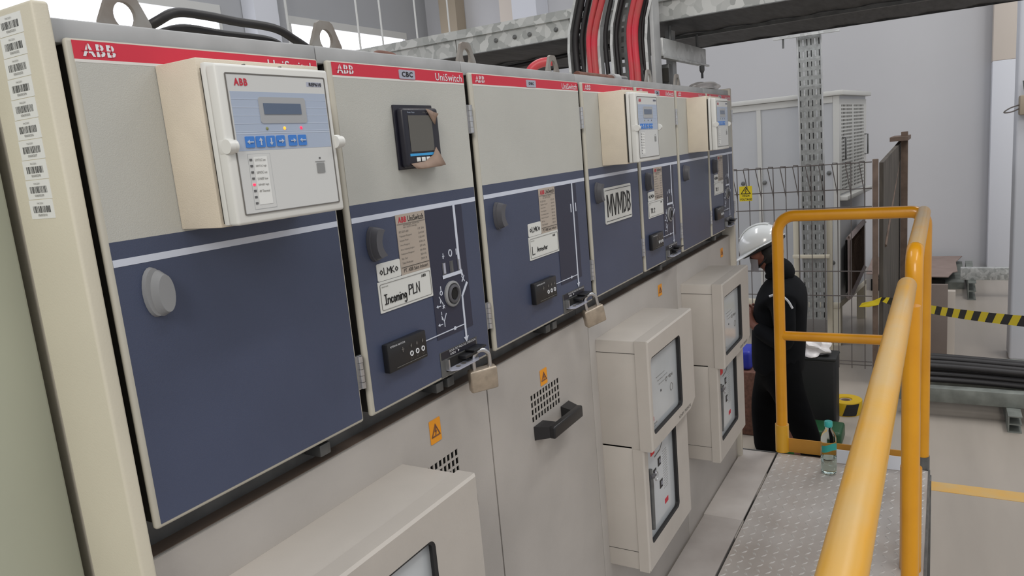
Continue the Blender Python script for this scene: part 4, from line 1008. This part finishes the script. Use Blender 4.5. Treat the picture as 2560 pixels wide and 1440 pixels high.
# wire fence
fn = empty('wire_fence', (5.9, .2, .1), 'low welded wire mesh fence with V folded top edge', 'fence')
m = MB(); fx = 5.9
ys = [.822-k*.0965 for k in range(12)]
for yy in ys:
    yl = yy
    m.tube([(fx, yl, .12), (fx, yl, 1.50), (fx, yl, 1.775)], .0038, 'wire', 6); m.tube([(fx, yl, 1.53), (fx-.03, yl+.036, 1.765), (fx-.03, yl+.030, 1.782), (fx, yl, 1.778)], .0038, 'wire', 6)
for zz in (1.77, 1.57, 1.43, .92, .72, .18, .15): m.tube([(fx, .90, zz), (fx, -.29, zz)], .0042, 'wire', 6)
m.build('mesh_panel', fn)
m = MB(); m.box(fx-.02, fx+.02, -.335, -.295, 0, 1.79, 'rust_post', b=.003); m.build('fence_post', fn, label='rusty steel post')
m = MB(); mt = Matrix(((0, 1, 0, fx-.012), (-1, 0, 0, .655), (0, 0, 1, 1.575), (0, 0, 0, 1)))
ws = MB(); warn(ws, 0, 0, .052, .062, 0, 'warn_yellow', True)
ws.v = [tuple(mt @ Vector(v)) for v in ws.v]; ws.build('warning_sign', fn, label='yellow HIGH VOLTAGE sign')
# weathered panel going back from the fence post
wp = empty('weathered_panel', (7.0, -.33, 0), 'weathered brown grey upright panel running back from the fence post', 'panel')
m = MB(); m.prism([(5.93, -.338, .10), (7.9, -.38, .10), (7.9, -.38, 1.86), (7.3, -.37, 1.83), (5.93, -.338, 1.76)], (0, -.03, 0), 'weathered'); m.build('board', wp)
m = MB(); m.box(7.55, 7.65, -.47, -.415, .0, 1.95, 'rust_post'); m.box(7.35, 8.05, -.48, -.33, 1.872, 1.91, 'rust_post'); m.build('cap_angle', wp)
m = MB(); m.tube([(6.05, -.375, 1.1), (7.9, -.4, 1.8)], .012, 'rust_post', 6); m.build('brace', wp)

# caution tape
ct = MB(); A_ = Vector((5.90, -.35, .70)); Bp = Vector((3.9, -1.18, 1.03)); TL = (Bp-A_).length; SW = .084; SH = .020
def tape_pt(sv, v):
    t = max(0, min(1, sv/TL)); c = A_.lerp(Bp, t); c.z -= .02*math.sin(math.pi*t)
    tw = math.radians(12*math.sin(t*9)+(70*max(0, 1-t*9))); return c+Vector((0, -.3*math.sin(tw), math.cos(tw)))*.029*v
ns = int(TL/SW)+2
for j in range(ns):
    for k in range(6):
        for q_ in range(4):
            v0, v1 = -1+.5*q_, -.5+.5*q_; sa, sb = (j+k/6)*SW, (j+(k+1)/6)*SW
            ct.add([tape_pt(sa+SH*v0, v0), tape_pt(sb+SH*v0, v0), tape_pt(sb+SH*v1, v1), tape_pt(sa+SH*v1, v1)], [[0, 1, 2, 3]], 'warn_yellow' if j % 2 else 'text_black', True)
o_ = ct.build('caution_tape', label='yellow and black striped barrier tape stretched from the fence post to the right', cat='tape')
m = MB(); m.prism([(5.878, -.30, .69), (5.878, -.36, .72), (5.875, -.34, .66), (5.875, -.27, .64), (5.87, -.20, .64), (5.87, -.22, .67)], (-.01, 0, 0), 'warn_yellow'); m.build('tape_knot', o_)

# ------- person
px, PY = 3.90, 0.0
def skin(name, verts, edges, m, parent=None, sub=2, root=0, **kw):
    me = bpy.data.meshes.new(name); me.from_pydata([v[:3] for v in verts], edges, []); me.materials.append(MATS[m])
    o = bpy.data.objects.new(name, me); COL.objects.link(o)
    sk = o.modifiers.new('skin', 'SKIN'); sk.use_smooth_shade = True
    for i, v in enumerate(verts):
        d = me.skin_vertices[0].data[i]; r = v[3]; d.radius = (r if isinstance(r, tuple) else (r, r)); d.use_root = (i == root)
    sb = o.modifiers.new('sub', 'SUBSURF'); sb.levels = sub; sb.render_levels = sub
    if parent: o.parent = parent; o.matrix_parent_inverse = parent_inv(parent)
    return tag(o, **kw)
def chainE(idx): return [(a, b) for a, b in zip(idx, idx[1:])]
V = []; E_ = []
def vadd(x, y, z, r): V.append((x, y, z, r)); return len(V)-1
pel = vadd(px, .045, .82, .085); sp1 = vadd(px, .035, .95, .105); sp2 = vadd(px, .02, 1.10, .10); nk = vadd(px, .035, 1.245, .052); hd0 = vadd(px, .065, 1.32, .055); hd1 = vadd(px, .115, 1.375, .072); hd2 = vadd(px, .125, 1.45, .085)
E_ += chainE([pel, sp1, sp2, nk, hd0, hd1, hd2])
nose = vadd(px, .20, 1.372, .010); E_ += [(hd1, nose)]
jaw = vadd(px, .158, 1.318, .026); E_ += [(hd1, jaw)]
for sgn in (-1, 1):
    ear = vadd(px+sgn*.083, .10, 1.385, .012); E_ += [(hd1, ear)]
    sh = vadd(px+sgn*.16, .005, 1.155, .052); el = vadd(px+sgn*.215, -.03, .90, .040); wr = vadd(px+sgn*.11, .165, .99, .026); pm = vadd(px+sgn*.085, .195, 1.03, .024)
    E_ += chainE([sp2, sh, el, wr, pm])
    for f in range(4):
        a = vadd(px+sgn*(.070-.006*f), .222, 1.068-.018*f, .0085); b = vadd(px+sgn*(.048-.006*f), .238-.002*f, 1.066-.018*f, .008); c = vadd(px+sgn*(.030-.004*f), .228, 1.062-.018*f, .007)
        E_ += chainE([pm, a, b, c])
    a = vadd(px+sgn*.062, .185, 1.068, .009); b = vadd(px+sgn*.045, .205, 1.080, .008); E_ += chainE([pm, a, b])
    if sgn == -1: hip = (.0, .77); kn = (-.045, .44); an = (-.115, .10)
    else: hip = (.085, .77); kn = (.150, .45); an = (.150, .10)
    h = vadd(px+sgn*.07, hip[0]+.02, hip[1]-.05, .055); k_ = vadd(px+sgn*.11, kn[0], kn[1], .056); a = vadd(px+sgn*.12, an[0], an[1], .036); t_ = vadd(px+sgn*.125, an[0]+.13, .035, .032)
    E_ += chainE([pel, h, k_, a, t_])
per = skin('person', V, E_, 'skin_brown', label='person in white helmet and dark coverall, head bowed, standing behind the far railing', cat='person')
# jacket
V = []; E_ = []
hem = vadd(px, .055, .66, .150); pel = vadd(px, .055, .74, .160); sp1 = vadd(px, .050, .90, .165); sp2 = vadd(px, .035, 1.06, .160); sp3 = vadd(px, .035, 1.19, (.135, .115)); nk = vadd(px, .055, 1.275, .080)
E_ += chainE([hem, pel, sp1, sp2, sp3, nk])
for sgn in (-1, 1):
    sh = vadd(px+sgn*.165, -.005, 1.150, .072); el = vadd(px+sgn*.225, -.035, .905, .062); wr = vadd(px+sgn*.115, .155, .98, .044)
    E_ += chainE([sp3, sh, el, wr])
jk = skin('jacket', V, E_, 'jacket', per, label='dark navy work jacket')
V = []; E_ = []
wst = vadd(px, .055, .90, .110); pel = vadd(px, .050, .78, .125); E_ += [(wst, pel)]
for sgn in (-1, 1):
    if sgn == -1: hip = (.0, .64); kn = (-.080, .44); an = (-.200, .13)
    else: hip = (.105, .64); kn = (.155, .45); an = (.155, .13)
    h = vadd(px+sgn*.095, hip[0], hip[1], .105); k_ = vadd(px+sgn*.115, kn[0], kn[1], .096 if sgn > 0 else .084); a = vadd(px+sgn*.122, an[0], an[1]-.03, .078 if sgn > 0 else .064)
    E_ += chainE([pel, h, k_, a])
skin('trousers', V, E_, 'trousers', per, label='black work trousers')
for sgn, ay in ((-1, -.195), (1, .150)):
    V = []; E_ = []; a = vadd(px+sgn*.12, ay, .11, .048); b = vadd(px+sgn*.12, ay, .045, .045); c = vadd(px+sgn*.125, ay+.10, .042, .042); d = vadd(px+sgn*.13, ay+.165, .034, .032)
    skin('boot', V, chainE([0, 1, 2, 3]), 'case_black', per, label='black work boot')
# helmet: shell, brim, tilted forward
Rh = Matrix.Translation((px, .128, 1.438)) @ Matrix.Rotation(math.radians(-27), 4, 'X')
m = MB(); P = []
for i in range(13):
    ph = math.radians(90*i/12); row = []
    for k in range(33):
        t = 2*math.pi*k/32; r = math.cos(ph); row.append(Rh @ Vector((.108*r*math.cos(t), .132*r*math.sin(t), .118*math.sin(ph)*(1-.0*abs(math.cos(t))))))
    P.append(row)
m.grid(P, 'helmet')
brim = []
for s_ in (0, .5, 1):
    row = []
    for k in range(33):
        t = 2*math.pi*k/32; fwd = max(0, math.sin(t)); e = s_*(.008+.062*fwd**2); row.append(Rh @ Vector(((.108+e*.6)*math.cos(t), (.132+e)*math.sin(t), -.006*s_-.018*s_*fwd)))
    brim.append(row)
m.grid(brim, 'helmet')
for k in (-1, 0, 1): m.tube([Rh @ Vector((.02*k, -.09+.02*j, .122*math.sqrt(max(.05, 1-((-.09+.02*j)/.135)**2-(.02*k/.11)**2)))) for j in range(10)], .004, 'helmet', 8)
hl = m.build('helmet', per, label='shiny white safety helmet'); sd = hl.modifiers.new('s', 'SOLIDIFY'); sd.thickness = .003
m = MB(); m.tube([Rh @ Vector((.102*math.cos(t), .124*math.sin(t), -.012)) for t in [2*math.pi*i/30 for i in range(30)]], .012, 'case_black', 8, closed=True)
m.tube([(px-.085, .05, 1.425), (px-.082, .10, 1.36), (px-.05, .15, 1.305), (px, .17, 1.29)], .005, 'case_black', 8)
m.build('helmet_strap', per, label='black headband and chin strap')
m = MB(); P = []
for i in range(7):
    a = math.radians(-75+150*i/6); P.append([(px+.078*math.sin(a), .115+.085*math.cos(a)*(1.0-.06*j), 1.365-.024*j) for j in range(4)])
m.grid(P, 'mask_cloth'); m.build('face_mask', per, label='grey face mask')
for sgn in (-1, 1):
    m = MB(); bm = bmesh.new(); bmesh.ops.create_icosphere(bm, subdivisions=2, radius=.012)
    for v in bm.verts: v.co += Vector((px+sgn*.032, .180, 1.398))
    m.bm(bm, 'text_black', True); m.build('eye', per)
m = MB(); bm = bmesh.new(); bmesh.ops.create_icosphere(bm, subdivisions=3, radius=1)
for v in bm.verts: v.co = Vector((px+v.co.x*.092, .075+v.co.y*.065, 1.395+v.co.z*.085))
m.bm(bm, 'hair', True); m.build('hair', per, label='short dark hair')
m = MB(); bm = bmesh.new(); bmesh.ops.create_icosphere(bm, subdivisions=3, radius=1)
for v in bm.verts: v.co = Vector((px+v.co.x*.105, .035+v.co.y*.080+.02*v.co.z, 1.295+v.co.z*.075))
m.bm(bm, 'jacket', True); m.build('hood', per)
# collar and reflective shoulder piping
m = MB(); m.tube([(px+.07*math.cos(t), .035+.062*math.sin(t), 1.268+.012*math.sin(t+3.6)) for t in [2*math.pi*i/24 for i in range(24)]], .018, 'jacket', 10, closed=True); m.build('collar', per)
for sgn in (-1,):
    m = MB(); P = smooth_path([(px+sgn*.222, .050, 1.185), (px+sgn*.228, .005, 1.200), (px+sgn*.238, -.045, 1.170), (px+sgn*.240, -.072, 1.125)], 5)
    m.tube(P, .0065, 'reflective', 6); m.build('reflective_piping', per, label='white reflective shoulder piping')

# ------- things on the floor beyond the platform
cs = empty('tool_case', (4.95, -.01, 0), 'tall black carrying case with white bag on top, behind the person', 'case')
m = MB(); m.box(4.80, 5.00, -.150, .12, .0, .505, 'case_black', b=.02, seg=3); m.build('case_body', cs)
m = MB(); m.box(4.79, 5.01, -.155, .125, .495, .520, 'case_black', b=.012); m.build('case_lid', cs)
blob('plastic_bag', (4.89, .02, .560), .090, .120, .066, 'plastic_bag', .30, 'crumpled white plastic bag lying on the black case', 'bag', 9, floorz=.521)
tp = MB(); tp.lathe([(.045, 0), (.110, 0), (.1125, .008), (.1125, .090), (.110, .098), (.045, .098), (.043, .09), (.045, .0)], 'roll_yellow', (5.20, -.168, 0), 36)
tpr = tp.build('tape_roll', label='roll of yellow and black barrier tape standing on the floor', cat='tape')
m = MB(); P = [[(5.20+.1150*math.cos(t+s_*.25), -.168+.1150*math.sin(t+s_*.25), .006+.086*s_) for t in [math.radians(175+i*6) for i in range(9)]] for s_ in (0, .5, 1)]
m.grid(P, 'text_black'); m.build('black_stripe', tpr)
m = MB(); m.lathe([(.030, .01), (.044, .01), (.044, .09), (.030, .09), (.030, .01)], 'cardboard', (5.20, -.168, 0), 24); m.build('core', tpr)
tb = empty('toolbox', (4.60, -.05, 0), 'open green plastic toolbox on the floor behind the person', 'toolbox')
m = MB(); m.box(4.25, 4.50, -.04, .26, .0, .13, 'green_plastic', b=.012); m.build('toolbox_base', tb)
m = MB(); m.box(4.50, 4.72, -.215, .0, .0, .105, 'green_dark', b=.02, seg=3); m.build('toolbox_lid', tb, label='dark green lid')
m = MB(); m.box(4.490, 4.502, -.19, -.13, .03, .08, 'green_dark', b=.003); m.build('latch', tb)
m = MB(); m.box(4.55, 4.95, .33, .62, .0, .46, 'rusty', b=.01); m.build('brown_box', label='brown box on the floor between the far cubicle and the person', cat='box')
m = MB(); m.box(4.58, 4.80, .36, .56, .461, .60, 'blue_plastic', b=.03, seg=3); m.build('blue_bag', label='blue bundle lying on the brown box beside the far cubicle', cat='bag')

# ------- right hand background
cb = empty('steel_beam', (5.3, -1.1, 0), 'grey steel beam lying on channel feet beneath the black cables', 'beam')
m = MB(); m.box(5.24, 5.32, -2.6, -.45, .115, .215, 'beam_grey', b=.004); m.build('beam', cb)
def chan(x0, x1, y, z0, z1, m_='beam_grey'):
    mm = MB(); wd = .07; t = .008
    mm.box(x0, x1, y, y+t, z0, z1, m_); mm.box(x0, x1, y-wd, y, z1-t, z1, m_); mm.box(x0, x1, y-wd, y, z0, z0+t, m_); mm.box(x0, x1, y-wd, y, (z0+z1)/2-t/2, (z0+z1)/2+t/2, m_); return mm
chan(5.08, 6.3, -1.16, 0, .114).build('channel_foot', cb); chan(5.6, 6.3, -.52, 0, .114).build('channel_foot', cb)
m = MB(); m.box(5.60, 6.3, -2.6, -.45, .125, .15, 'beam_grey'); m.build('rear_beam', cb)
cg = 'black cables heaped on the steel beam'
rn = random.Random(3)
for k in range(9):
    P = []; x_ = 5.36+.085*(k % 5); z_ = (.245 if k < 5 else .325)+rn.uniform(-.004, .004)
    if k < 5: x_ = 5.34+.085*k; z_ = .232+.010*k
    for i in range(9):
        yv = -.50-.25*i; P.append((x_+.035*math.sin(i*.9+k*.12), yv, z_-.012*math.sin((i)/8*math.pi)+.012))
    pos = ['nearest', 'second nearest', 'third nearest', 'fourth nearest', 'rearmost'][k % 5]
    cable(P, .021, 'cable_black', '%s thick black cable in the %s layer of the heap on the steel beam' % (pos, 'lower' if k < 5 else 'upper'), cg, 'heavy_cable', 4)
# leaning board and cardboard
m = MB(); m.box(6.75, 6.79, -.812, -.43, .0, .65, 'board_brown', b=.003); m.build('leaning_board', label='upright brown board behind the black cables, left of the pale floor', cat='board')
m = MB(); m.box(6.85, 6.93, -.87, -.79, .0, .57, 'column_cream'); m.build('white_bracket', label='small whitish upright bracket behind the brown board', cat='bracket')
cbp = MB(); CB = [(11.22, .1), (11.2, -1.0), (10.7, -.92), (9.95, -.93), (9.85, -.88), (9.5, -.83), (9.5, -.42), (9.6, .05)]
cbp.prism([(p[0], p[1], .150+.008*i) for i, p in enumerate(CB)], (0, 0, .010), 'cardboard'); cbp.box(9.75, 11.25, -1.0, -.05, .0, .085, 'beam_grey'); cbp.box(9.6, 9.64, -.8, 0, 0, .14, 'recess_dark')
cbp.build('cardboard_sheet', label='flattened cardboard lying on the dark pile at the foot of the far wall', cat='cardboard')
m = MB(); m.box(9.30, 9.38, -2.2, -.95, .20, .34, 'galv_big', b=.004); m.build('galvanised_beam', label='mottled galvanised beam near the foot of the wall column', cat='beam')
chan(9.15, 10.6, -1.03, .0, .2).build('channel_beam', label='open ended steel channel beneath the galvanised beam', cat='beam')
# bright post at right edge with lock
pw = empty('white_pillar', (6.9, -1.40, 0), 'white steel pillar at the right edge of the picture behind the cables', 'pillar')
m = MB(); m.box(6.8, 7.1, -1.62, -1.262, 0, 6, 'column_white', b=.02, seg=3); m.build('pillar_body', pw)
m = MB(); m.box(6.65, 6.80, -1.45, -1.27, 2.02, 2.17, 'column_tan', b=.01); m.build('clamp_block', pw, label='tan clamp block'); m = MB(); m.tube([(6.7, -1.32, 2.16), (6.7, -1.30, 2.27), (6.72, -1.40, 2.27)], .018, 'beam_grey', 8); m.build('clamp_pipe', pw)
m = MB(); m.tube(smooth_path([(6.70, -1.275, 2.10), (6.70, -1.21, 2.08), (6.70, -1.17, 2.05), (6.70, -1.22, 2.05), (6.7, -1.27, 2.07)], 4), .005, 'wire', 6); m.build('wire_loop', pw)
